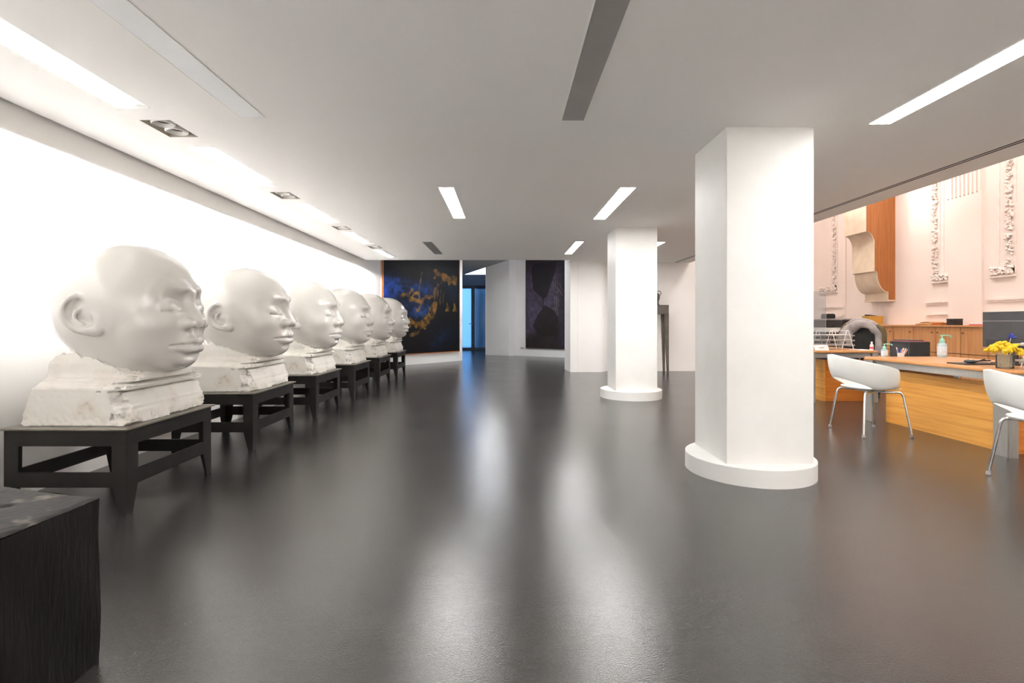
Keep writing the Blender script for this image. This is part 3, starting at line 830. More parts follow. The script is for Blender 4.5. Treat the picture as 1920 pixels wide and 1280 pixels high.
        return out
    plate = eE((-0.012, 0.005, 0.0), (0.090, 0.120, 0.040))
    plate = smin(plate, eE((0.022, -0.100, 0.004), (0.046, 0.046, 0.030)), 0.03)
    bowl = eE((-0.002, 0.014, 0.046), (0.080, 0.102, 0.062))
    ear = smax(plate, -bowl, 0.008)
    rim = [(0.055, 0.040, 0.006), (0.044, 0.092, 0.018), (-0.003, 0.119, 0.024), (-0.057, 0.100, 0.026), (-0.092, 0.045, 0.024), (-0.094, -0.012, 0.020), (-0.070, -0.066, 0.016), (-0.025, -0.108, 0.014)]
    ear = smin(ear, eC(rim, [0.011, 0.013, 0.014, 0.014, 0.013, 0.012, 0.011, 0.010]), 0.008)
    anti = [(0.026, 0.050, 0.006), (-0.026, 0.034, 0.008), (-0.046, -0.015, 0.008), (-0.022, -0.060, 0.012)]
    ear = smin(ear, eC(anti, [0.009, 0.012, 0.013, 0.013]), 0.010)
    ear = smin(ear, eE((0.054, -0.030, 0.014), (0.026, 0.032, 0.022)), 0.012)
    ear = smax(ear, -eE((0.012, -0.020, 0.014), (0.030, 0.036, 0.030)), 0.008)
    f = smin(f, ear, 0.014)
    # mirror
    full = np.concatenate([f[:, ::-1], f], 1)
    org = (xs[0], -ys[-1], zs[0])
    v, q = surface_nets(full, org, h)
    return np_mesh('head', v, q, M['head'])

def build_base_mesh():
    h = 0.0055
    xs = np.arange(-0.40, 0.40, h); ys = np.arange(-0.47, 0.47, h); zs = np.arange(-0.015, 0.47, h)
    X, Y, Z = [a.astype(np.float32) for a in np.meshgrid(xs, ys, zs, indexing='ij')]
    n1 = noise3(X * 22, Y * 22, Z * 22, 1); n2 = noise3(X * 55, Y * 55, Z * 55, 2); n3 = noise3(X * 8, Y * 8, Z * 8, 3)
    zz = [-0.02, 0.05, 0.075, 0.085, 0.105, 0.115, 0.14, 0.17, 0.188, 0.192, 0.200, 0.204, 0.235, 0.239, 0.246, 0.250, 0.285, 0.30, 0.5]
    xx = [0.318, 0.316, 0.308, 0.300, 0.300, 0.288, 0.278, 0.268, 0.264, 0.244, 0.244, 0.288, 0.296, 0.252, 0.252, 0.302, 0.306, 0.27, 0.18]
    xmax = np.interp(Z, zz, xx).astype(np.float32)
    xmin = np.interp(Z, [0, 0.22, 0.225, 0.30, 0.37, 0.42], [-0.325, -0.255, -0.25, -0.245, -0.24, -0.20]).astype(np.float32)
    ye = np.interp(Z, [0, 0.215, 0.228, 0.229, 0.243, 0.244, 0.258, 0.259, 0.273, 0.274, 0.288, 0.30, 0.36, 0.42],
                   [0.418, 0.410, 0.405, 0.388, 0.386, 0.366, 0.364, 0.342, 0.340, 0.322, 0.320, 0.315, 0.31, 0.29]).astype(np.float32)
    f = np.maximum(X - xmax, xmin - X)
    f = np.maximum(f, np.abs(Y) - ye)
    f = np.maximum(f, -Z)
    # sloping top broken off under the neck
    ztop = np.interp(X, [-0.25, -0.12, 0.05, 0.20, 0.32], [0.40, 0.425, 0.385, 0.305, 0.285]).astype(np.float32)
    f = np.maximum(f, Z - ztop - 0.018 * n1 - 0.010 * n2)
    # broken front corners
    cut = (X - xmax) * 0.72 + (np.abs(Y) - ye) * 0.70 + 0.044 + 0.036 * n1 + 0.022 * n2
    f = np.maximum(f, np.where(Z > 0.02, cut, cut - 0.02))
    # spalled edge where the mouldings run out
    f = f + np.where((X > 0.16) & (Z > 0.22) & (np.abs(Y) > 0.30), 0.010 * (n1 + 0.6), 0)
    # ragged foot along the front and the back
    f = f + np.clip(0.075 - Z, 0, 0.075) / 0.075 * np.where(np.abs(X) > 0.26, 0.012 * (n1 + 0.5 * n2), 0.002 * n2)
    f = f + 0.0008 * n2 + 0.0010 * n3
    v, q = surface_nets(f, (xs[0], ys[0], zs[0]), h)
    v[:, 2] = np.maximum(v[:, 2], 0.0)
    return np_mesh('carved_base', v, q, M['plaster'])

TH = 0.505                                     # plinth table height
TX, TY0, TSP = -2.555, 3.402, 1.493            # centre line of the tables, first centre, spacing
head_me = build_head_mesh()
base_me = build_base_mesh()

def leg_plates(mb, sx, sy):
    """L-shaped corner leg of two tapering plates, at the corner (0,0) pointing inwards along sx, sy"""
    th = 0.014
    def plate_x():
        pts = [(0, 0), (0.040, 0), (0.082, 0.165), (0.085, 0.40), (0, 0.40)]
        b = [(sx * p[0], 0, p[1]) for p in pts]; t = [(sx * p[0], sy * th, p[1]) for p in pts]
        n = len(pts)
        mb.add(b + t, [tuple(range(n)), tuple(range(2 * n - 1, n - 1, -1))] + [(i, (i + 1) % n, n + (i + 1) % n, n + i) for i in range(n)])
    def plate_y():
        pts = [(th, 0), (0.055, 0), (0.098, 0.165), (0.10, 0.40), (th, 0.40)]
        b = [(0, sy * p[0], p[1]) for p in pts]; t = [(sx * th, sy * p[0], p[1]) for p in pts]
        n = len(pts)
        mb.add(b + t, [tuple(range(n)), tuple(range(2 * n - 1, n - 1, -1))] + [(i, (i + 1) % n, n + (i + 1) % n, n + i) for i in range(n)])
    plate_x(); plate_y()
    mb.tube([(sx * 0.02, sy * 0.02, 0.0), (sx * 0.02, sy * 0.02, 0.02)], 0.012, 8)
    return mb

def make_table():
    t = thing('plinth_table', '', 'table', (0, 0, 0), group='black steel tables under the heads')
    hx, hy = 0.355, 0.430
    MB().box(-hx - 0.02, hx + 0.02, -hy - 0.02, hy + 0.02, TH - 0.012, TH).build('table_top', M['steeltop'], t, bevel=0.002, bseg=1)
    for sx in (-1, 1):
        for sy in (-1, 1):
            leg_plates(MB(), -sx, -sy).build('leg', M['steel'], t, loc=(sx * hx, sy * hy, 0))
    for sy in (-1, 1):
        y0, y1 = sorted((sy * hy, sy * (hy - 0.014)))
        MB().box(-hx + 0.0005, hx - 0.0005, y0, y1, 0.40, TH - 0.0125).build('apron', M['steel'], t)
        MB().box(-hx + 0.082, hx - 0.082, y0, y1, 0.160, 0.247).build('lower_rail', M['steel'], t)
    for sx in (-1, 1):
        x0, x1 = sorted((sx * hx, sx * (hx - 0.014)))
        MB().box(x0, x1, -hy + 0.0145, hy - 0.0145, 0.40, TH - 0.0125).build('apron', M['steel'], t)
        MB().box(x0, x1, -hy + 0.098, hy - 0.098, 0.160, 0.247).build('lower_rail', M['steel'], t)
    return t
tproto = make_table()
hproto = thing('head_sculpture', '', 'sculpture', (0, 0, 0), group='giant white plaster heads along the wall')
ho = bpy.data.objects.new('head', head_me); COL.objects.link(ho); ho.parent = hproto; ho.location = (0.055, 0, 0)
tag(ho, 'smooth satin white bald head with closed eyes')
bo = bpy.data.objects.new('carved_base', base_me); COL.objects.link(bo); bo.parent = hproto
tag(bo, 'rough cast plaster base with mouldings')
HL = ['nearest and largest white plaster head, beside the black timber block',
      'second white plaster head counting from the black timber block',
      'third white plaster head counting from the black timber block',
      'fourth white plaster head, third from the blue painting',
      'fifth white plaster head, last but one before the blue painting',
      'farthest and smallest white plaster head, in front of the blue painting']
TL = ['nearest black steel table, under the largest head behind the timber block',
      'black steel table under the second plaster head from the camera',
      'black steel table under the third plaster head from the camera',
      'black steel table under the fourth plaster head from the camera',
      'black steel table under the fifth plaster head from the camera',
      'farthest black steel table, under the smallest plaster head by the painting']
for i in range(6):
    y = TY0 + i * TSP
    a = tproto if i == 0 else copy_tree(tproto)
    a.location = (TX, y, 0); a['label'] = TL[i]
    b = hproto if i == 0 else copy_tree(hproto)
    b.location = (TX, y + 0.045, TH + 0.0005); b['label'] = HL[i]

# ------------------------------------------------------------------ black timber block at the lower left
def timber_block():
    FR, FL, NL, NR = (-1.338, 1.69), (-2.15, 1.90), (-2.10, 1.05), (-1.352, 0.90)
    H = 0.546
    t = thing('timber_block', 'charred black timber block with cracked top, at the near left corner', 'block', (-1.75, 1.40, 0))
    ox, oy = -1.75, 1.40
    N = 70
    rs = random.Random(2)
    def pt(u, v):
        a = Vector(NL).lerp(Vector(NR), u); b = Vector(FL).lerp(Vector(FR), u)
        return a.lerp(b, v)
    vs = []
    crack = [((0.40, 0.55), (0.58, 0.66), 0.012), ((0.66, 0.78), (0.74, 0.82), 0.016), ((0.2, 0.35), (0.42, 0.56), 0.010), ((0.45, 0.40), (0.48, 0.58), 0.008)]
    def dseg(u, v, a, b):
        a, b, p = Vector(a), Vector(b), Vector((u, v)); d = b - a
        s = max(0, min(1, (p - a).dot(d) / d.length_squared))
        return (p - a - d * s).length
    for j in range(N + 1):
        for i in range(N + 1):
            u, v = i / N, j / N
            p = pt(u, v)
            z = H + 0.004 * math.sin(9 * u + 4 * v) * math.sin(7 * v) + rs.uniform(-0.0012, 0.0012)
            e = min(u, 1 - u, v, 1 - v)
            if e < 0.02: z -= 0.006 * (1 - e / 0.02)
            for a, b, w in crack:
                d = dseg(u, v, a, b)
                if d < w: z -= 0.03 * (1 - d / w)
            vs.append((p.x - ox, p.y - oy, z))
    top = MB().add(vs, [(j * (N + 1) + i, j * (N + 1) + i + 1, (j + 1) * (N + 1) + i + 1, (j + 1) * (N + 1) + i) for j in range(N) for i in range(N)])
    to = top.build('end_grain_top', M['charTop'], t, smooth='all')
    body = MB()
    ring = [(i / N, 0) for i in range(N)] + [(1, j / N) for j in range(N)] + [(1 - i / N, 1) for i in range(N)] + [(0, 1 - j / N) for j in range(N)]
    K = 24
    for k in range(K + 1):
        z = (H - 0.006) * k / K
        for (u, v) in ring:
            p = pt(u, v)
            q = 0.003 * math.sin(13 * z + 20 * u + 17 * v) + rs.uniform(-0.0006, 0.0006)
            if k == K: q = 0
            c = pt(0.5, 0.5); d = (p - c).normalized()
            body.v.append((p.x + d.x * q - ox, p.y + d.y * q - oy, z))
    R = len(ring)
    for k in range(K):
        for i in range(R):
            body.f.append((k * R + i, k * R + (i + 1) % R, (k + 1) * R + (i + 1) % R, (k + 1) * R + i)); body.mi.append(0)
    body.f.append(tuple(range(R - 1, -1, -1))); body.mi.append(0)
    body.build('timber_body', M['blackwood'], t, smooth=True)
timber_block()
# ------------------------------------------------------------------ paintings (flat colour laid on the canvas grid)
def seg_d(S, H, a, b):
    dx, dy = b[0] - a[0], b[1] - a[1]
    t = np.clip(((S - a[0]) * dx + (H - a[1]) * dy) / (dx * dx + dy * dy + 1e-9), 0, 1)
    return np.hypot(S - a[0] - t * dx, H - a[1] - t * dy)
def poly_d(S, H, pts):
    return np.minimum.reduce([seg_d(S, H, a, b) for a, b in zip(pts, pts[1:])])
def in_poly(S, H, pts):
    r = np.zeros(S.shape, bool); n = len(pts)
    for i in range(n):
        (x1, y1), (x2, y2) = pts[i], pts[(i + 1) % n]
        c = ((y1 > H) != (y2 > H)) & (S < (x2 - x1) * (H - y1) / (y2 - y1 + 1e-12) + x1)
        r ^= c
    return r
def fbm(S, H, sc, seed, oct=5):
    v = np.zeros(S.shape); a = 0.5
    for o in range(oct):
        v += a * noise3(S * sc * 2 ** o, H * sc * 2 ** o, np.full(S.shape, 0.37 + o), seed + o); a *= 0.55
    return v
def blend(C, col, m):
    m = np.clip(m, 0, 1)[..., None]
    return C * (1 - m) + np.array(col, float) * m
def painting(label, A, D, s0, s1, h0, h1, paint, fm, fw, nx, nz):
    ang = math.atan2(D.y, D.x)
    n = Vector((D.y, -D.x, 0))
    p = A + D * s0 + n * 0.002
    t = thing('painting', label, 'painting', (p.x, p.y, 0), ang)
    w = s1 - s0
    th = 0.055
    MB().box(fw, w - fw, -th + 0.008, 0, h0 + fw, h1 - fw).build('stretcher', M['frame2'], t)
    g = np.linspace(fw, w - fw, nx); hz = np.linspace(h0 + fw, h1 - fw, nz)
    S, H = np.meshgrid(g + s0, hz, indexing='ij')
    C = paint(S, H)
    vs = [(x, -th + 0.006, z) for x in g for z in hz]
    fs = [(i * nz + j, (i + 1) * nz + j, (i + 1) * nz + j + 1, i * nz + j + 1) for i in range(nx - 1) for j in range(nz - 1)]
    me = bpy.data.meshes.new('canvas'); me.from_pydata(vs, [], fs); me.materials.append(M['canvas'])
    at = me.color_attributes.new('paint', 'FLOAT_COLOR', 'POINT')
    L = C / 255.0
    L = np.where(L <= 0.04045, L / 12.92, ((L + 0.055) / 1.055) ** 2.4)
    at.data.foreach_set('color', np.concatenate([L.reshape(-1, 3), np.ones((nx * nz, 1))], 1).astype(np.float32).ravel())
    me.update()
    o = bpy.data.objects.new('canvas', me); COL.objects.link(o); o.parent = t
    MB().box(0, fw, -th, 0, h0, h1).build('frame_side', fm, t)
    MB().box(w - fw, w, -th, 0, h0, h1).build('frame_side', fm, t)
    MB().box(fw, w - fw, -th, 0, h0, h0 + fw).build('frame_rail', fm, t)
    MB().box(fw, w - fw, -th, 0, h1 - fw, h1).build('frame_rail', fm, t)
    return t
def paint_blue(S, H):
    w1 = fbm(S, H, 1.6, 10); w2 = fbm(S, H, 4.0, 20); w3 = fbm(S, H, 9.0, 30, 4)
    s, h = S + 0.10 * w2, H + 0.10 * w1
    C = np.ones(S.shape + (3,)) * np.array((12., 13., 20.))
    def glow(c, r, k):
        return np.exp(-(((s - c[0]) / r[0]) ** 2 + ((h - c[1]) / r[1]) ** 2)) * k
    m = glow((0.25, 2.0), (0.55, 0.35), 1.0) + glow((0.9, 2.05), (0.55, 0.20), 0.7) + glow((1.15, 1.45), (0.50, 0.25), 0.95) + glow((1.48, 1.98), (0.28, 0.22), 0.6)
    C = blend(C, (26, 62, 140), np.clip(m * (0.75 + 0.9 * w3 + 0.5 * w2), 0, 0.95))
    C = blend(C, (62, 98, 150), glow((1.2, 1.40), (0.35, 0.16), 0.6) * (0.6 + w3))
    C = blend(C, (24, 60, 160), glow((0.12, 1.85), (0.2, 0.2), 0.8))
    C = blend(C, (18, 44, 84), glow((2.0, 0.75), (0.45, 0.22), 0.8) * (0.7 + w3) + glow((1.72, 0.5), (0.2, 0.14), 0.5))
    C = blend(C, (14, 26, 52), glow((2.45, 2.0), (0.25, 0.3), 0.6))
    C = blend(C, (22, 17, 17), glow((1.0, 2.52), (0.60, 0.24), 0.92))
    C = blend(C, (24, 13, 12), glow((1.25, 0.55), (0.55, 0.35), 0.7))
    C = blend(C, (8, 8, 10), glow((2.0, 1.25), (0.30, 0.38), 0.85))
    gold = (158, 112, 40)
    def stroke(pts, w, col, k=1.0, rag=0.5):
        nonlocal C
        d = poly_d(S + 0.05 * w2 + 0.03 * w3, H + 0.05 * w1 + 0.03 * w3, pts)
        C = blend(C, col, np.clip((w * (1 + rag * 2 * w3) - d) / (0.35 * w), 0, 1) * k * np.clip(0.75 + 0.8 * w3, 0.2, 1))
    stroke([(0.60, 1.80), (0.78, 1.84), (0.95, 1.72), (1.2, 1.66)], 0.075, gold)
    stroke([(0.85, 1.80), (0.98, 1.98), (1.02, 1.86), (1.18, 1.90)], 0.04, gold, 0.9)
    stroke([(1.18, 1.44), (1.34, 1.70), (1.50, 1.80), (1.74, 1.80)], 0.055, (150, 100, 44), 0.9)
    stroke([(1.31, 2.44), (1.24, 2.05), (1.21, 1.62)], 0.026, (140, 112, 76), 0.9, 0.2)
    stroke([(1.75, 1.50), (1.78, 2.0), (1.90, 2.14)], 0.05, (104, 74, 40), 0.85)
    for q in (1.86, 1.97, 2.08):
        stroke([(q, 1.62 + 0.1 * (q - 1.8)), (q + 0.03, 2.02)], 0.022, (120, 88, 46), 0.8)
    stroke([(1.86, 2.46), (2.06, 2.44), (2.22, 2.30), (2.58, 2.32)], 0.10, (124, 86, 34), 0.85, 0.9)
    stroke([(1.78, 1.62), (1.70, 1.37), (1.52, 1.14), (1.26, 1.02), (0.95, 1.10)], 0.115, (152, 104, 36), 0.95, 0.8)
    stroke([(1.20, 0.86), (0.92, 0.76)], 0.06, (128, 92, 44), 0.8)
    for q in (2.25, 2.54):
        hw = np.clip((1.68 - H) / 0.26, 0, 1) * 0.085
        m = (np.abs(S + 0.04 * w3 - q) < hw) & (H > 1.42) & (H < 1.68)
        C = blend(C, (140, 108, 34), m * np.clip(0.8 + 0.8 * w3, 0.2, 1))
    C *= 0.8 * (1 + 0.30 * w3)[..., None]
    return np.clip(C, 0, 255)
def paint_purple(S, H):
    w1 = fbm(S, H, 1.8, 50); w2 = fbm(S, H, 5.0, 60); w3 = fbm(S, H, 11.0, 70, 4)
    C = np.ones(S.shape + (3,)) * np.array((66., 58., 74.))
    C = blend(C, (48, 40, 44), np.clip((H - 2.5) / 0.6, 0, 1))
    C = blend(C, (34, 27, 28), np.clip((0.95 - H + 0.35 * (S - 0.7) + 0.3 * w1) / 0.35, 0, 1))
    C = blend(C, (40, 36, 44), np.clip((S - 1.55) / 0.25, 0, 1))
    s, h = S + 0.03 * w2, H + 0.03 * w1
    def poly(pts, col, k):
        nonlocal C
        C = blend(C, col, in_poly(s, h, pts) * k * np.clip(0.9 + 0.3 * w3, 0, 1))
    poly([(1.46, 2.44), (1.50, 1.55), (1.66, 1.32), (1.69, 1.76), (1.62, 2.23)], (84, 76, 82), 0.7)
    for q in (1.50, 1.58, 1.66):
        C = blend(C, (44, 38, 44), (np.abs(s - q - 0.02 * np.sin(6 * H)) < 0.012) * (H > 1.4) * (H < 2.5) * 0.8)
    poly([(0.64, 2.95), (0.80, 3.06), (1.64, 3.07), (1.44, 2.44), (1.22, 1.93), (1.10, 1.88), (0.98, 1.96), (0.71, 2.20)], (26, 23, 25), 0.93)
    C = blend(C, (24, 21, 23), (np.abs(s - 1.08) < 0.022) * (H > 1.55) * (H < 1.95) * 1.0)
    poly([(1.17, 1.66), (1.48, 1.50), (1.66, 1.26), (1.60, 0.70), (1.0, 0.66), (0.79, 0.86), (0.70, 1.02), (0.89, 1.36)], (28, 23, 23), 0.93)
    C = blend(C, (110, 104, 104), (seg_d(S, H, (1.60, 2.25), (1.80, 1.98)) < 0.012) * 0.7 + (seg_d(S, H, (1.70, 2.35), (1.84, 2.05)) < 0.008) * 0.6)
    C *= 1.0 * (1 + 0.35 * w3 + 0.2 * w2)[..., None]
    return np.clip(C, 0, 255)
D1 = (PB - PA).normalized()
painting('tall dark blue painting with gold branch shapes in an orange wood frame', PA, D1, 0.045, 2.745, 0.275, 2.97, paint_blue, M['frame1'], 0.02, 190, 190)
D2 = (P3 - P2).normalized()
painting('tall dark purple and black painting partly hidden by the white pilaster', P2, D2, 0.42, 1.98, 0.27, 3.25, paint_purple, M['frame2'], 0.015, 120, 210)
a2 = math.atan2(D2.y, D2.x); pp = P2 + D2 * 0.18
t = thing('wall_outlet', 'small double wall outlet left of the dark purple painting', 'outlet', (pp.x, pp.y, 0.215), a2)
MB().box(0, 0.14, -0.010, -0.001, 0, 0.085).build('cover_plate', M['socket'], t, bevel=0.003)
for q in (0.035, 0.105):
    MB().box(q - 0.022, q + 0.022, -0.013, -0.010, 0.02, 0.065).build('socket', M['grille'], t)

# ------------------------------------------------------------------ tall slender stand with a small bronze
t = thing('tall_stand', 'tall slender grey steel stand with tapering legs behind the far column', 'stand', (3.40, 11.38, 0))
MB().box(-0.19, 0.19, -0.16, 0.16, 1.30, 1.50).build('apron_box', M['standsteel'], t, bevel=0.004)
for sx in (-1, 1):
    for sy in (-1, 1):
        x1, y1 = sx * 0.19, sy * 0.16
        def q(w, z, e): return [(x1, y1, z), (x1 - sx * w, y1, z), (x1 - sx * w, y1 - sy * w, z), (x1, y1 - sy * w, z)]
        MB().hexa(q(0.038, 0, 0), q(0.085, 1.30, 0)).build('leg', M['standsteel'], t)
f = thing('bronze_figure', 'small grey bronze torso with a ring on the tall stand', 'figurine', (3.36, 11.36, 1.5))
MB().lathe([(0.055, 0), (0.058, 0.03), (0.045, 0.045), (0.05, 0.09), (0.07, 0.15), (0.075, 0.20), (0.06, 0.25), (0.03, 0.27), (0.012, 0.275)], (0, 0, 0), 20).build('torso', M['bronze'], f, smooth='all')
ringp = [(0.05 + 0.05 * math.cos(a), 0, 0.265 + 0.05 * math.sin(a)) for a in [math.pi * 2 * k / 20 for k in range(21)]]
MB().tube(ringp, 0.008, 8, False).build('ring', M['bronze'], f, smooth='all')

# ------------------------------------------------------------------ wooden corbel on the hall wall
t = thing('wall_corbel', 'large cream S-curved corbel with orange wooden side on the hall wall', 'corbel', (RW - 0.0005, 10.37, 0))
def corbel_profile(o):
    P = [(0.0, 1.575)]
    P += [(7.754 - RW + o, 1.575), (7.754 - RW + o, 1.725 + o)]
    for k in range(1, 13):
        th = math.pi / 2 * (1 - k / 12)
        P.append((7.53 - RW + 0.224 * (1 - math.cos(th)) + o, 2.14 - 0.415 * math.sin(th) + o * math.sin(th)))
    P += [(7.475 - RW + o, 2.155 + o), (7.475 - RW + o, 2.70)]
    for k in range(1, 13):
        th = math.pi / 2 * (1 - k / 12)
        P.append((7.307 - RW + 0.168 * math.sin(th) + o, 2.70 + 0.26 * math.cos(th)))
    P += [(7.307 - RW + o, 4.6), (0.0, 4.6)]
    return P
MB().prism(corbel_profile(0.0), 0.004, 0.66, 'Y').build('curved_body', M['cream'], t, smooth=True)
MB().prism(corbel_profile(0.014), -0.004, 0.0035, 'Y').build('wood_side', M['corbelwood'], t)
MB().box(7.738 - RW, 0, -0.006, 0.665, 1.548, 1.5745).build('foot_slab', M['cream'], t)

# ------------------------------------------------------------------ long low cabinets along the hall wall
CX = 7.45
units = [(6.44, 7.406, 'nearest wooden cabinet unit along the hall wall, behind the monitor'),
         (7.406, 8.374, 'wooden cabinet unit under the pink papers'),
         (8.374, 9.342, 'wooden cabinet unit under the small black box and envelopes'),
         (9.342, 10.31, 'wooden cabinet unit behind the black pedestal and office chair'),
         (10.31, 10.79, 'narrow wooden cabinet unit under the cardboard box')]
for (y0, y1, lab) in units:
    t = thing('cabinet', lab, 'cabinet', (CX, y0, 0), group='wooden cabinets along the hall wall')
    w = y1 - y0
    MB().box(0.02, RW - CX - 0.002, 0.001, w - 0.001, 0.0, 1.04).build('cabinet_body', M['teakdark'], t)
    n = 2 if w > 0.6 else 1
    for i in range(n):
        a, b = w * i / n + 0.006, w * (i + 1) / n - 0.006
        d = MB().box(0, 0.0195, a, b, 0.605, 1.036).build('door', M['teak'], t, bevel=0.002, bseg=1)
        far = (y0 + a) < 8.6 and (y0 + a) > 7.5
        ky = b - 0.045 if far else a + 0.06
        MB().tube([(0.0, ky, 0.945), (-0.022, ky, 0.945)], [0.007, 0.015], 10).build('knob', M['brass'], d, smooth=True)
        d = MB().box(0, 0.0195, a, b, 0.06, 0.593).build('lower_door', M['teak'], t, bevel=0.002, bseg=1)
        MB().tube([(0.0, ky, 0.52), (-0.022, ky, 0.52)], [0.007, 0.015], 10).build('knob', M['brass'], d, smooth=True)
tag(MB().box(CX - 0.025, RW - 0.002, 6.44, 10.80, 1.0405, 1.07).build('worktop', M['teak'], None, bevel=0.002, bseg=1), 'continuous wooden top over the row of wall cabinets', 'worktop')
# white unit and printer at the far end
t = thing('white_cabinet', 'white low cabinet at the far end of the wooden cabinets', 'cabinet', (7.15, 10.82, 0))
MB().box(0.02, 0.745, 0.0, 1.75, 0.0, 0.90).build('cabinet_body', M['black'], t)
MB().box(0.0, 0.745, 0.0, 1.75, 0.901, 1.0).build('cabinet_top', M['white'], t, bevel=0.004)
t = thing('printer', 'black printer on the white cabinet behind the draped jacket', 'printer', (7.22, 10.98, 1.0005))
MB().box(0, 0.52, 0, 1.05, 0, 0.17).build('printer_body', M['black'], t, bevel=0.015)
MB().box(0.03, 0.50, 0.02, 1.03, 0.171, 0.20).build('scanner_lid', M['greyfabric'], t, bevel=0.006)
MB().box(-0.06, 0.0, 0.25, 0.80, 0.03, 0.05).build('paper_tray', M['charcoal'], t)
t = thing('stapler_box', 'small black box on top of the printer', 'box', (7.30, 11.62, 1.2015))
MB().box(0, 0.2, 0, 0.22, 0, 0.10).build('box_body', M['black'], t, bevel=0.01)
MB().box(0.02, 0.18, 0.02, 0.2, 0.1005, 0.115).build('box_lid', M['charcoal'], t)

t = thing('cardboard_box', 'mustard cardboard box with raised flap on the cabinet top', 'box', (7.50, 10.54, 1.0705))
MB().box(0, 0.29, 0, 0.006, 0, 0.18).box(0, 0.29, 0.214, 0.22, 0, 0.18).box(0, 0.006, 0.006, 0.214, 0, 0.18).box(0.284, 0.29, 0.006, 0.214, 0, 0.18).box(0.006, 0.284, 0.006, 0.214, 0, 0.006).build('carton', M['kraft'], t)
MB().hexa([(0.02, 0.05, 0.15), (0.20, 0.05, 0.15), (0.20, 0.17, 0.15), (0.02, 0.17, 0.15)], [(0.02, 0.05, 0.21), (0.20, 0.05, 0.185), (0.20, 0.17, 0.185), (0.02, 0.17, 0.21)]).build('folder', M['black'], t)
def slab_thing(name, label, cat, m, x, y, z, dx, dy, dz, rz=0, bevel=0.002, group=None):
    o = MB().box(0, dx, 0, dy, 0, dz).build(name, m, None, bevel=bevel, bseg=1)
    o.location = (x, y, z); o.rotation_euler = (0, 0, rz)
    return tag(o, label, cat, group)
# a limp pile of envelopes: each one bowed
def bowed(name, m, x, y, z, dx, dy, th, sag, rz=0):
    N = 8; vs = []; fs = []
    for j in range(N + 1):
        yy = dy * j / N; q = sag * math.sin(math.pi * j / N)
        vs += [(0, yy, q), (dx, yy, q * 0.8), (dx, yy, q * 0.8 + th), (0, yy, q + th)]
    for j in range(N):
        a, b = 4 * j, 4 * (j + 1)
        fs += [(a, a + 1, b + 1, b), (a + 1, a + 2, b + 2, b + 1), (a + 2, a + 3, b + 3, b + 2), (a + 3, a, b, b + 3)]
    fs += [(0, 3, 2, 1), (4 * N, 4 * N + 1, 4 * N + 2, 4 * N + 3)]
    o = MB().add(vs, fs).build(name, m, None, smooth=True); o.location = (x, y, z); o.rotation_euler = (0, 0, rz)
    return o
tag(bowed('envelope', M['envelope'], 7.50, 9.04, 1.0705, 0.24, 0.32, 0.022, 0.012), 'thick buff envelope lying bottom on the cabinet top', 'envelope')
tag(bowed('envelope', M['envelope'], 7.52, 9.02, 1.1065, 0.22, 0.26, 0.014, 0.012), 'thin buff envelope lying on top of the thick one', 'envelope')
slab_thing('orange_book', 'orange covered book between the envelopes and the black box', 'book', M['orangebook'], 7.50, 8.80, 1.0705, 0.2, 0.20, 0.042)
t = thing('black_box', 'small black cube box on the cabinet top beside the orange book', 'box', (7.56, 8.62, 1.0705))
MB().box(0, 0.15, 0, 0.15, 0, 0.085).build('box_body', M['black'], t, bevel=0.004)
MB().box(-0.002, 0.152, -0.002, 0.152, 0.0855, 0.11).build('box_lid', M['black'], t, bevel=0.004)
slab_thing('red_folder', 'red folder under the white papers on the cabinet top', 'folder', M['pinkpaper'], 7.50, 7.95, 1.0705, 0.24, 0.33, 0.018)
for k in range(3):
    slab_thing('paper_sheaf', ['lowest white paper sheaf on the red folder', 'middle white paper sheaf on the red folder', 'topmost white paper sheaf on the red folder'][k], 'papers', M['paper'],
               7.505 + 0.006 * k, 7.955 + 0.012 * k, 1.0892 + 0.0105 * k, 0.22, 0.31, 0.010, 0.02 * k, 0.001, 'papers on the red folder')

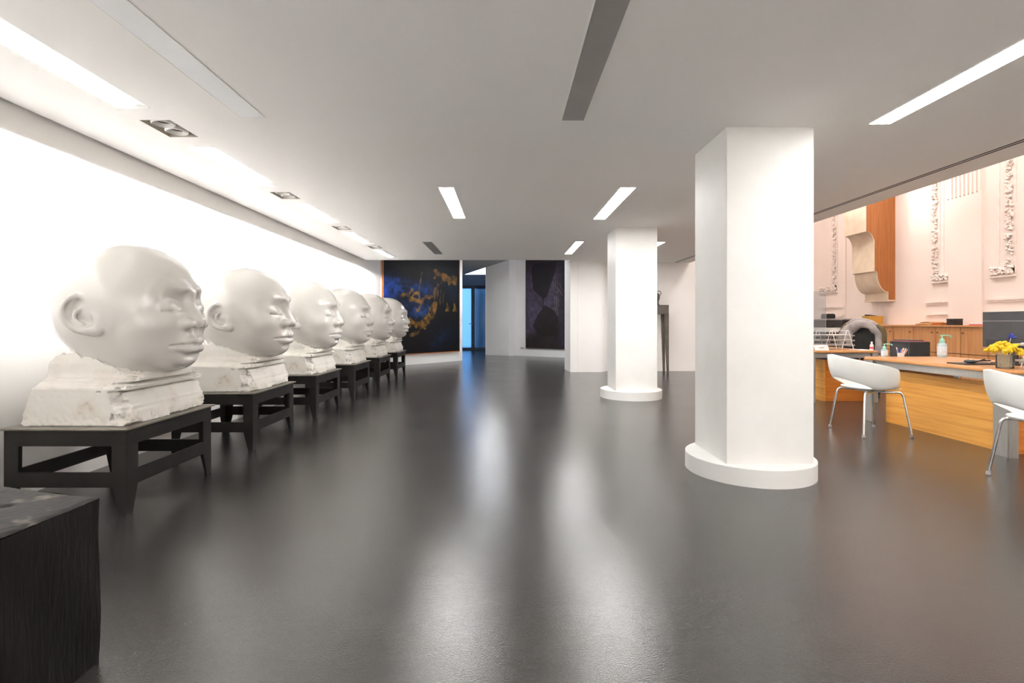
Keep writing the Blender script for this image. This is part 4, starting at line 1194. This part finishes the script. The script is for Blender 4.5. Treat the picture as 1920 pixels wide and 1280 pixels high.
# ------------------------------------------------------------------ desks
def desk(label, ox, y0, y1, inset, wtop=0.98):
    t = thing('reception_desk', label, 'desk', (ox, y0, 0))
    L = y1 - y0
    MB().box(0, wtop, 0, L, 0.690, 0.725).build('desk_top', M['oaktop'], t, bevel=0.012, bseg=3)
    MB().box(0.03, 0.055, 0.03, L - 0.03, 0.622, 0.6895).build('steel_rail', M['brushed'], t)
    MB().box(0.0555, wtop - 0.03, 0.03, 0.055, 0.622, 0.6895).build('steel_rail', M['brushed'], t)
    MB().box(0.0555, wtop - 0.03, L - 0.055, L - 0.03, 0.622, 0.6895).build('steel_rail', M['brushed'], t)
    for (px, sx) in ((-0.01, 1), (wtop + 0.01, -1)):
        for (py, sy) in ((0.0, 1), (L, -1)):
            p = MB()
            if px < 0:
                x0, x1 = px, px + 0.016
                ya, yb = sorted((py + sy * 0.012, py + sy * 0.135)); p.box(x0, x1, ya, yb, 0, 0.688)
                ya, yb = sorted((py, py + sy * 0.016)); p.box(px + 0.012, px + 0.085, ya, yb, 0, 0.688)
            else:
                ya, yb = sorted((py + sy * 0.012, py + sy * 0.135)); p.box(px - 0.016, px, ya, yb, 0, 0.688)
                ya, yb = sorted((py, py + sy * 0.016)); p.box(px - 0.085, px - 0.012, ya, yb, 0, 0.688)
            p.build('corner_post', M['brushed'], t, bevel=0.001, bseg=1)
    MB().box(inset, inset + 0.03, 0.14, L - 0.14, 0.0, 0.585).build('front_panel', M['oakpanel'], t)
    MB().box(inset + 0.031, wtop - 0.10, 0.145, 0.175, 0.0, 0.585).build('end_panel', M['oakend'], t)
    MB().box(inset + 0.031, wtop - 0.10, L - 0.175, L - 0.145, 0.0, 0.585).build('end_panel', M['oakend'], t)
    MB().box(inset - 0.02, inset - 0.001, 0.14, L - 0.14, 0.612, 0.640).build('shadow_strip', M['black'], t)
    return t
DX, DY0, DY1 = 4.15, 4.21, 5.92
desk('near honey oak reception desk with steel corner posts, behind the white chairs', DX, DY0, DY1, 0.15)
desk('far oak reception desk half hidden behind the near column', 4.26, 7.15, 8.95, 0.27, 0.95)
DT = 0.7255

# ------------------------------------------------------------------ white shell chairs
def make_chair():
    t = thing('shell_chair', '', 'chair', (0, 0, 0), group='white shell chairs at the desk')
    NT, NV = 96, 22
    tc = math.radians(64)
    def low(th):
        e = 0.86
        c, s_ = math.cos(th), math.sin(th)
        return Vector((-0.205 * math.copysign(abs(c) ** e, c) + 0.01, 0.205 * math.copysign(abs(s_) ** e, s_), 0.452 + 0.012 * max(0, -c)))
    def rim(th):
        a = abs(th); d = math.degrees(a)
        ar = 0.385 if a < math.pi / 2 else 0.30
        x, y = -ar * math.cos(th), 0.292 * math.sin(th)
        z = 0.795 - 0.135 * (min(d, 108) / 108) ** 1.35
        k = max(0.0, min(1.0, (d - 106) / 28)); k = k * k * (3 - 2 * k)
        L = low(th) * 1.0; lip = Vector((0.01 + (L.x - 0.01) * 1.12, L.y * 1.12, 0.448))
        return Vector((x, y, z)).lerp(lip, k)
    vs, fs = [], []
    vid = {}
    def addv(p):
        key = (round(p[0], 5), round(p[1], 5), round(p[2], 5))
        if key not in vid:
            vid[key] = len(vs); vs.append(tuple(p))
        return vid[key]
    ths = [-math.pi + 2 * math.pi * i / NT for i in range(NT)]
    def wall(th, v):
        L, R = low(th), rim(th)
        a = math.sin(v * math.pi / 2) ** 0.95; b = 1 - math.cos(v * math.pi / 2)
        return Vector((L.x + (R.x - L.x) * a, L.y + (R.y - L.y) * a, L.z + (R.z - L.z) * b))
    def vstart(th):
        return 0.16 + (0.36 * math.sqrt(max(0, 1 - (th / tc) ** 2)) if abs(th) < tc else 0)
    # seat pan
    ctr = Vector((0.01, 0, 0.438))
    for i in range(NT):
        t0, t1 = ths[i], ths[(i + 1) % NT]
        for j in range(10):
            r0, r1 = j / 10, (j + 1) / 10
            def pan(th, r):
                L = low(th); return Vector((ctr.x + (L.x - ctr.x) * r, ctr.y + (L.y - ctr.y) * r, ctr.z + (L.z - ctr.z) * r ** 2.5))
            q = [addv(pan(t0, r0)), addv(pan(t1, r0)), addv(pan(t1, r1)), addv(pan(t0, r1))]
            q2 = []
            [q2.append(x) for x in q if x not in q2]
            if len(q2) > 2: fs.append(tuple(q2))
        for j in range(3):
            v0, v1 = 0.16 * j / 3, 0.16 * (j + 1) / 3
            q = [addv(wall(t0, v0)), addv(wall(t1, v0)), addv(wall(t1, v1)), addv(wall(t0, v1))]
            fs.append(tuple(q))
        for j in range(NV):
            def vv(th, k): s0 = vstart(th); return s0 + (1 - s0) * k / NV
            q = [addv(wall(t0, vv(t0, j))), addv(wall(t1, vv(t1, j))), addv(wall(t1, vv(t1, j + 1))), addv(wall(t0, vv(t0, j + 1)))]
            fs.append(tuple(q))
    sh = MB().add(vs, fs).build('shell', M['shell'], t, smooth='all')
    md = sh.modifiers.new('thickness', 'SOLIDIFY'); md.thickness = 0.009; md.offset = -1
    for sx in (-1, 1):
        for sy in (-1, 1):
            path = rounded([(sx * 0.235, sy * 0.258, 0.012), (sx * 0.185, sy * 0.205, 0.432), (sx * 0.06, sy * 0.13, 0.424)], 0.05, 6)
            lg = MB().tube(path, 0.0115, 12).build('leg', M['chrome'], t, smooth=True)
            MB().lathe([(0.014, 0), (0.015, 0.004), (0.014, 0.022), (0.012, 0.026)], (sx * 0.2345, sy * 0.2575, 0), 12).build('glide', M['greyfabric'], lg, smooth=True)
    MB().tube([(-0.06, -0.13, 0.424), (-0.06, 0.13, 0.424)], 0.010, 8).tube([(0.06, -0.13, 0.424), (0.06, 0.13, 0.424)], 0.010, 8).tube([(-0.06, 0.0, 0.424), (0.06, 0.0, 0.424)], 0.010, 8).build('seat_bracket', M['chrome'], t, smooth=True)
    return t
c1 = make_chair()
c1.location = (3.722, 5.236, 0); c1['label'] = 'white plastic shell chair with chrome legs, fully in view at the desk'
c2 = copy_tree(c1)
c2.location = (3.735, 3.47, 0); c2.rotation_euler = (0, 0, math.radians(-12)); c2['label'] = 'white plastic shell chair cut off by the right edge'

# ------------------------------------------------------------------ things on the near desk
def pump_bottle(label, x, y, z, r, hb, body, pump, spout):
    t = thing('pump_bottle', label, 'bottle', (x, y, z))
    MB().lathe([(r * 0.92, 0), (r, 0.006), (r, hb * 0.86), (r * 0.8, hb * 0.95), (r * 0.42, hb)], (0, 0, 0), 24).build('bottle_body', body, t, smooth=True)
    MB().lathe([(r * 1.005, hb * 0.15), (r * 1.012, hb * 0.16), (r * 1.012, hb * 0.74), (r * 1.005, hb * 0.75)], (0, 0, 0), 24, False).build('paper_label', M['label'], t, smooth=True)
    MB().lathe([(r * 0.5, hb), (r * 0.55, hb + 0.3 * r), (r * 0.5, hb + 0.8 * r), (r * 0.16, hb + 1.1 * r), (r * 0.12, hb + 1.75 * r)], (0, 0, 0), 16).build('pump_collar', pump, t, smooth=True)
    zt = hb + 1.75 * r
    MB().tube(rounded([(-r * 0.4, 0, zt), (r * 1.1, 0, zt + 0.1 * r), (r * spout, 0, zt - 0.05 * r), (r * (spout + 0.15), 0, zt - 0.5 * r)], r * 0.2), r * 0.16, 8).build('spout', pump, t, smooth=True)
    return t
pump_bottle('large pale blue hand gel pump bottle on the near desk', 4.95, 5.80, DT, 0.044, 0.165, M['gelbottle'], M['mint'], 2.2)
pump_bottle('small pale blue pump bottle at the far corner of the near desk', 4.345, 5.865, DT, 0.032, 0.088, M['gelbottle'], M['mint'], 2.6)
t = thing('pen_tray', 'small white pen cup near the small pump bottle', 'pen holder', (4.53, 5.86, DT))
MB().lathe([(0.030, 0), (0.034, 0.045), (0.031, 0.045), (0.027, 0.004)], (0, 0, 0), 20).build('cup', M['white'], t, smooth=True)
pr = random.Random(3)
for k in range(8):
    m = [M['teal'], M['white'], M['penblue'], M['white'], M['penblue'], M['penred'], M['white'], M['penred']][k]
    lab = ['teal', 'white', 'blue', 'white', 'blue', 'salmon', 'white', 'salmon'][k]
    a = 2 * math.pi * k / 8
    tx, ty = 0.016 * math.cos(a), 0.016 * math.sin(a)
    ex, ey = 0.05 * math.cos(a) + pr.uniform(0, 0.04), 0.03 * math.sin(a)
    o = thing('pen', lab + ' pen standing in the small white pen cup', 'pen', (4.53, 5.86, DT + 0.006), group=lab + ' pens in the cup')
    MB().tube([(tx, ty, 0), (ex, ey, pr.uniform(0.075, 0.105))], 0.0055, 8).build('barrel', m, o, smooth=True)
t = thing('black_pedestal', 'black floor pedestal cabinet behind the near desk with folders on top', 'cabinet', (5.0, 6.34, 0))
MB().box(0, 0.27, 0, 0.32, 0.0, 0.88).build('pedestal_body', M['black'], t, bevel=0.012)
MB().box(-0.004, -0.0005, 0.02, 0.30, 0.62, 0.84).build('drawer_front', M['charcoal'], t)
MB().box(-0.004, -0.0005, 0.02, 0.30, 0.34, 0.60).build('drawer_front', M['charcoal'], t)
slab_thing('pink_folder', 'thin pink folder on the black pedestal', 'folder', M['pinkpaper'], 5.02, 6.36, 0.8805, 0.23, 0.27, 0.006)
slab_thing('dark_folder', 'dark folder on top of the pink folder on the pedestal', 'folder', M['charcoal'], 5.03, 6.38, 0.887, 0.19, 0.25, 0.012)

# monitor, seen from behind
t = thing('monitor', 'charcoal computer monitor seen from behind on the near desk', 'monitor', (4.78, 4.82, DT))
MB().box(-0.02, 0.012, -0.31, 0.285, 0.150, 0.497).build('screen_housing', M['charcoal'], t, bevel=0.004)
MB().box(0.0125, 0.016, -0.295, 0.27, 0.165, 0.485).build('screen', M['black'], t)
MB().box(-0.024, -0.0205, -0.305, 0.28, 0.405, 0.410).build('ridge', M['brushed'], t)
MB().box(-0.034, -0.0205, -0.29, -0.02, 0.235, 0.40).build('rear_bulge', M['charcoal'], t, bevel=0.004)
MB().box(-0.023, -0.0203, 0.03, 0.245, 0.160, 0.225).build('port_recess', M['black'], t)
MB().box(-0.023, -0.0203, -0.25, 0.01, 0.160, 0.215).build('port_recess', M['black'], t)
MB().box(-0.006, 0.016, -0.04, 0.04, 0.012, 0.2).build('stand_neck', M['black'], t)
MB().box(-0.09, 0.12, -0.13, 0.13, 0.0, 0.012).build('stand_foot', M['black'], t, bevel=0.004)

# flowers in a glass jar
t = thing('glass_vase', 'glass jar holding dried stems at the edge of the near desk', 'vase', (4.295, 4.40, DT))
MB().lathe([(0.056, 0.0), (0.060, 0.004), (0.060, 0.118), (0.057, 0.118), (0.056, 0.008)], (0, 0, 0), 28, True).build('jar', M['vaseglass'], t, smooth=True)
b = thing('yellow_bouquet', 'bunch of yellow blossoms in the glass jar', 'flowers', (4.295, 4.40, DT + 0.01))
fr = random.Random(11)
st = MB()
heads = []
for k in range(34):
    a = fr.uniform(0, 6.283); rr = 0.118 * math.sqrt(fr.random()); z = 0.128 + 0.062 * (1 - (rr / 0.118) ** 2) + fr.uniform(-0.015, 0.02)
    hx, hy = rr * math.cos(a), rr * math.sin(a)
    heads.append((hx, hy, z))
    st.tube([(0.35 * hx * 0.4, 0.35 * hy * 0.4, 0.0), (hx * 0.35, hy * 0.35, 0.09), (hx, hy, z)], 0.0018, 5)
for k in range(18):
    a = fr.uniform(0, 6.283); r0, r1 = fr.uniform(0, 0.045), fr.uniform(0, 0.05); a2_ = a + fr.uniform(-0.5, 0.5)
    st.tube([(r0 * math.cos(a), r0 * math.sin(a), 0.0), (r1 * math.cos(a2_), r1 * math.sin(a2_), 0.11)], 0.0025, 5)
so = st.build('stem_bundle', M['stem'], b, smooth=True); so['kind'] = 'stuff'
for (hx, hy, z) in heads:
    fb = MB()
    for q in range(9):
        fb.blob((hx + fr.uniform(-0.02, 0.02), hy + fr.uniform(-0.02, 0.02), z + fr.uniform(-0.010, 0.012)), fr.uniform(0.010, 0.016), 6, 4)
    fb.build('blossom', M['yellow'], b, smooth='all')
bb = thing('blue_flower', 'single blue blossom rising above the yellow ones', 'flower', (4.36, 4.42, DT + 0.01))
MB().tube([(-0.04, 0, 0.0), (-0.03, 0, 0.12), (0.01, 0, 0.26)], 0.002, 6).build('stem', M['stem'], bb, smooth=True)
fb = MB()
for q in range(16):
    fb.blob((0.01 + fr.uniform(-0.02, 0.02), fr.uniform(-0.02, 0.02), 0.262 + fr.uniform(-0.016, 0.018)), fr.uniform(0.008, 0.013), 6, 4)
fb.build('blossom', M['bluebloom'], bb, smooth='all')

o = MB().box(0, 0.37, 0, 0.20, 0, 0.010).build('mouse_pad', M['black'], None, bevel=0.003)
o.location = (4.26, 4.74, DT); tag(o, 'thin black mat under the mouse on the near desk', 'mat')
t = thing('computer_mouse', 'glossy dark mouse on the black mat', 'mouse', (4.38, 4.82, DT + 0.0105))
MB().blob((0, 0, 0.017), (0.042, 0.055, 0.0165), 16, 8).build('mouse_body', M['charcoal'], t, smooth='all')
MB().blob((-0.012, -0.02, 0.031), (0.006, 0.012, 0.004), 8, 5).build('scroll_wheel', M['chrome'], t, smooth='all')
cp = [(4.42, 4.83, DT + 0.016), (4.47, 4.86, DT + 0.018), (4.50, 4.80, DT + 0.05), (4.53, 4.84, DT + 0.03), (4.58, 4.82, DT + 0.035), (4.62, 4.98, DT + 0.018), (4.66, 5.15, DT + 0.006)]
tag(MB().tube(rounded(cp, 0.03), 0.006, 8).build('tangled_cable', M['black'], None, smooth=True), 'tangled black cable between mouse and monitor', 'cable')

# letter trays on white wire frames
def letter_tray(label, x, y, rz, plabels, hw=0.15):
    t = thing('letter_tray', label, 'letter tray', (x, y, DT), rz)
    for k in range(3):
        z = 0.05 + 0.07 * k
        MB().box(-0.25, 0.25, -hw, hw, z, z + 0.004).box(-0.25, 0.25, -hw, -hw + 0.004, z, z + 0.022).box(-0.25, 0.25, hw - 0.004, hw, z, z + 0.022).box(-0.25, -0.246, -hw, hw, z, z + 0.022).build('tray', M['fixture'], t)
    for xx in (-0.10, 0.14):
        for yy in (-hw - 0.008, hw + 0.008):
            MB().tube(rounded([(xx - 0.085, yy, 0.004), (xx - 0.012, yy, 0.275), (xx + 0.012, yy, 0.275), (xx + 0.085, yy, 0.004)], 0.012), 0.0055, 8).build('wire_frame', M['white'], t, smooth=True)
    MB().tube([(-0.10, -hw - 0.008, 0.275), (-0.10, hw + 0.008, 0.275)], 0.0045, 6).tube([(0.14, -hw - 0.008, 0.275), (0.14, hw + 0.008, 0.275)], 0.0045, 6).build('cross_bar', M['white'], t, smooth=True)
    ca, sa = math.cos(rz), math.sin(rz)
    for k in range(3):
        z = 0.0545 + 0.07 * k
        lx, ly = -0.22, -hw + 0.02
        slab_thing('paper_stack', plabels[k], 'papers', M['paper'], x + lx * ca - ly * sa, y + lx * sa + ly * ca, DT + z, 0.44, 2 * hw - 0.04, 0.022, rz, 0.003, 'papers in letter trays')
letter_tray('white wire letter tray with three shelves on the far desk', 4.82, 7.57, 0.0,
            ['paper stack in the lowest shelf of the far desk tray', 'paper stack in the middle shelf of the far desk tray', 'paper stack in the top shelf of the far desk tray'])
letter_tray('white wire letter tray at the right edge of the near desk', 4.71, 4.355, 0.0,
            ['paper stack in the lowest shelf of the near desk tray', 'paper stack in the middle shelf of the near desk tray', 'paper stack in the top shelf of the near desk tray'], 0.125)

# folded name card on the far desk
t = thing('name_card', 'white folded name card on the far desk beside the column', 'sign', (4.36, 7.20, DT))
MB().add([(0, 0, 0), (0.20, 0, 0), (0.20, 0.045, 0.075), (0, 0.045, 0.075), (0, 0.09, 0), (0.20, 0.09, 0)], [(0, 1, 2, 3), (3, 2, 5, 4)]).build('card', M['paper'], t)
for (xa, xb) in ((0.06, 0.075), (0.082, 0.135)):
    MB().add([(xa, 0.017, 0.030), (xb, 0.017, 0.030), (xb, 0.024, 0.043), (xa, 0.024, 0.043)], [(0, 1, 2, 3)]).build('faded_print', M['greyink'], t)
# acrylic screen
t = thing('acrylic_screen', 'clear acrylic screen standing on the far desk beside the column', 'screen', (4.30, 7.32, DT))
MB().box(-0.02, 0.29, 0, 0.006, 0.0, 0.84).build('sheet', M['acrylic'], t)
MB().box(-0.02, 0.02, 0.0065, 0.066, 0.0, 0.006).build('foot', M['acrylic'], t)
# white bottle on far desk
t = thing('small_bottle', 'small white bottle with red mark at the end of the far desk', 'bottle', (5.17, 7.22, DT))
MB().lathe([(0.022, 0), (0.024, 0.004), (0.024, 0.07), (0.010, 0.095)], (0, 0, 0), 16).build('bottle_body', M['white'], t, smooth=True)
MB().lathe([(0.0245, 0.02), (0.0247, 0.021), (0.0247, 0.05), (0.0245, 0.051)], (0, 0, 0), 16, False).build('paper_label', M['pinkpaper'], t, smooth=True)
MB().lathe([(0.012, 0.095), (0.012, 0.12), (0.006, 0.122)], (0, 0, 0), 12).build('cap', M['white'], t, smooth=True)
slab_thing('loose_paper', 'flat pinkish papers lying along the edge of the far desk', 'papers', M['paper'], 4.96, 7.17, DT, 0.20, 0.20, 0.008, 0.05, 0.001)

# ------------------------------------------------------------------ office chair with a jacket over its back
OC = (5.52, 8.05)
rz = math.radians(-52)          # the seat front looks towards the desk and the camera
t = thing('office_chair', 'black office chair behind the far desk', 'chair', (OC[0], OC[1], 0), rz)
# local frame: front = -y
bk = MB(); vs = []; fs = []
NX, NZ = 16, 14
for j in range(NZ + 1):
    z = 0.55 + 0.56 * j / NZ
    wdt = 0.22 * (1 - 0.25 * (j / NZ) ** 3) * (0.9 + 0.1 * math.sin(math.pi * j / NZ))
    if j == NZ: wdt *= 0.75
    for i in range(NX + 1):
        u_ = -1 + 2 * i / NX
        vs.append((wdt * u_, 0.20 - 0.06 * u_ * u_ + 0.05 * (j / NZ) ** 2, z - (0.03 * u_ * u_ if j > NZ - 3 else 0)))
fs = [(j * (NX + 1) + i, j * (NX + 1) + i + 1, (j + 1) * (NX + 1) + i + 1, (j + 1) * (NX + 1) + i) for j in range(NZ) for i in range(NX)]
bo_ = MB().add(vs, fs).build('backrest', M['mesh'], t, smooth='all')
md = bo_.modifiers.new('thickness', 'SOLIDIFY'); md.thickness = 0.04; md.offset = 0
MB().box(-0.23, 0.23, -0.26, 0.18, 0.44, 0.51).build('seat', M['mesh'], t, bevel=0.03, bseg=3, smooth=True)
MB().tube(rounded([(0, 0.05, 0.43), (0, 0.26, 0.45), (0, 0.25, 0.75)], 0.08), 0.022, 8).build('back_support', M['black'], t, smooth=True)
MB().lathe([(0.03, 0.08), (0.03, 0.3), (0.02, 0.3), (0.02, 0.44)], (0, 0, 0), 12).build('gas_column', M['black'], t, smooth=True)
for k in range(5):
    a = 2 * math.pi * k / 5
    lg = MB().tube([(0.02 * math.cos(a), 0.02 * math.sin(a), 0.11), (0.29 * math.cos(a), 0.29 * math.sin(a), 0.075)], [0.024, 0.016], 8).build('leg', M['black'], t, smooth=True)
    MB().lathe([(0.008, 0.0), (0.024, 0.01), (0.028, 0.03), (0.024, 0.05), (0.008, 0.06)], (0.29 * math.cos(a), 0.29 * math.sin(a), 0), 10).build('caster', M['black'], lg, smooth=True)
# jacket: an arch over the backrest, lining in front, coat at the sides and behind
t = thing('draped_jacket', 'grey-lined olive jacket draped over the office chair back', 'jacket', (OC[0], OC[1], 0), rz)
def arch(sec, name, m, a0, a1, N=44, tail=0.30):
    vs, fs = [], []
    K = len(sec)
    for i in range(N + 1):
        a = a0 + (a1 - a0) * i / N
        for k, (dr, y) in enumerate(sec):
            wob = 0.007 * math.sin(3.1 * a + 1.7 * k) + 0.004 * math.sin(8 * a + 2.3 * k)
            if dr < -0.02 and y < 0.02:                       # lining hangs wider on the far side, fold by fold
                dr = dr * (1.0 + 0.55 * max(0.0, min(1.0, 0.5 - 0.7 * a)))
            ac = max(-1.75, min(1.75, a)); ex = abs(a) - abs(ac)
            rx, rzz = 0.285 + dr + wob, 0.265 + dr + wob
            x = rx * math.sin(ac) * (1 + 0.06 * abs(ac)); z = 0.905 + rzz * math.cos(ac)
            z -= ex * 0.42
            vs.append((x, 0.20 + y + 0.01 * math.sin(5 * a), z))
    fs = [(i * K + k, i * K + k + 1, (i + 1) * K + k + 1, (i + 1) * K + k) for i in range(N) for k in range(K - 1)]
    o = MB().add(vs, fs).build(name, m, t, smooth='all')
    md = o.modifiers.new('thickness', 'SOLIDIFY'); md.thickness = 0.006
    return o
arch([(-0.125, 0.0), (-0.115, -0.045), (-0.08, -0.065), (-0.045, -0.06), (-0.012, -0.035)], 'lining', M['greyfabric'], -2.15, 2.35)
arch([(-0.012, -0.036), (0.012, 0.0), (0.014, 0.05), (-0.012, 0.085), (-0.06, 0.095)], 'collar', M['greyfabric'], -0.75, 0.85)
arch([(-0.010, -0.038), (0.018, 0.0), (0.020, 0.05), (-0.010, 0.09), (-0.06, 0.10)], 'coat_side', M['olive'], -2.3, -0.74)
arch([(-0.010, -0.038), (0.018, 0.0), (0.020, 0.05), (-0.010, 0.09), (-0.06, 0.10)], 'coat_side', M['olive'], 0.84, 2.5)
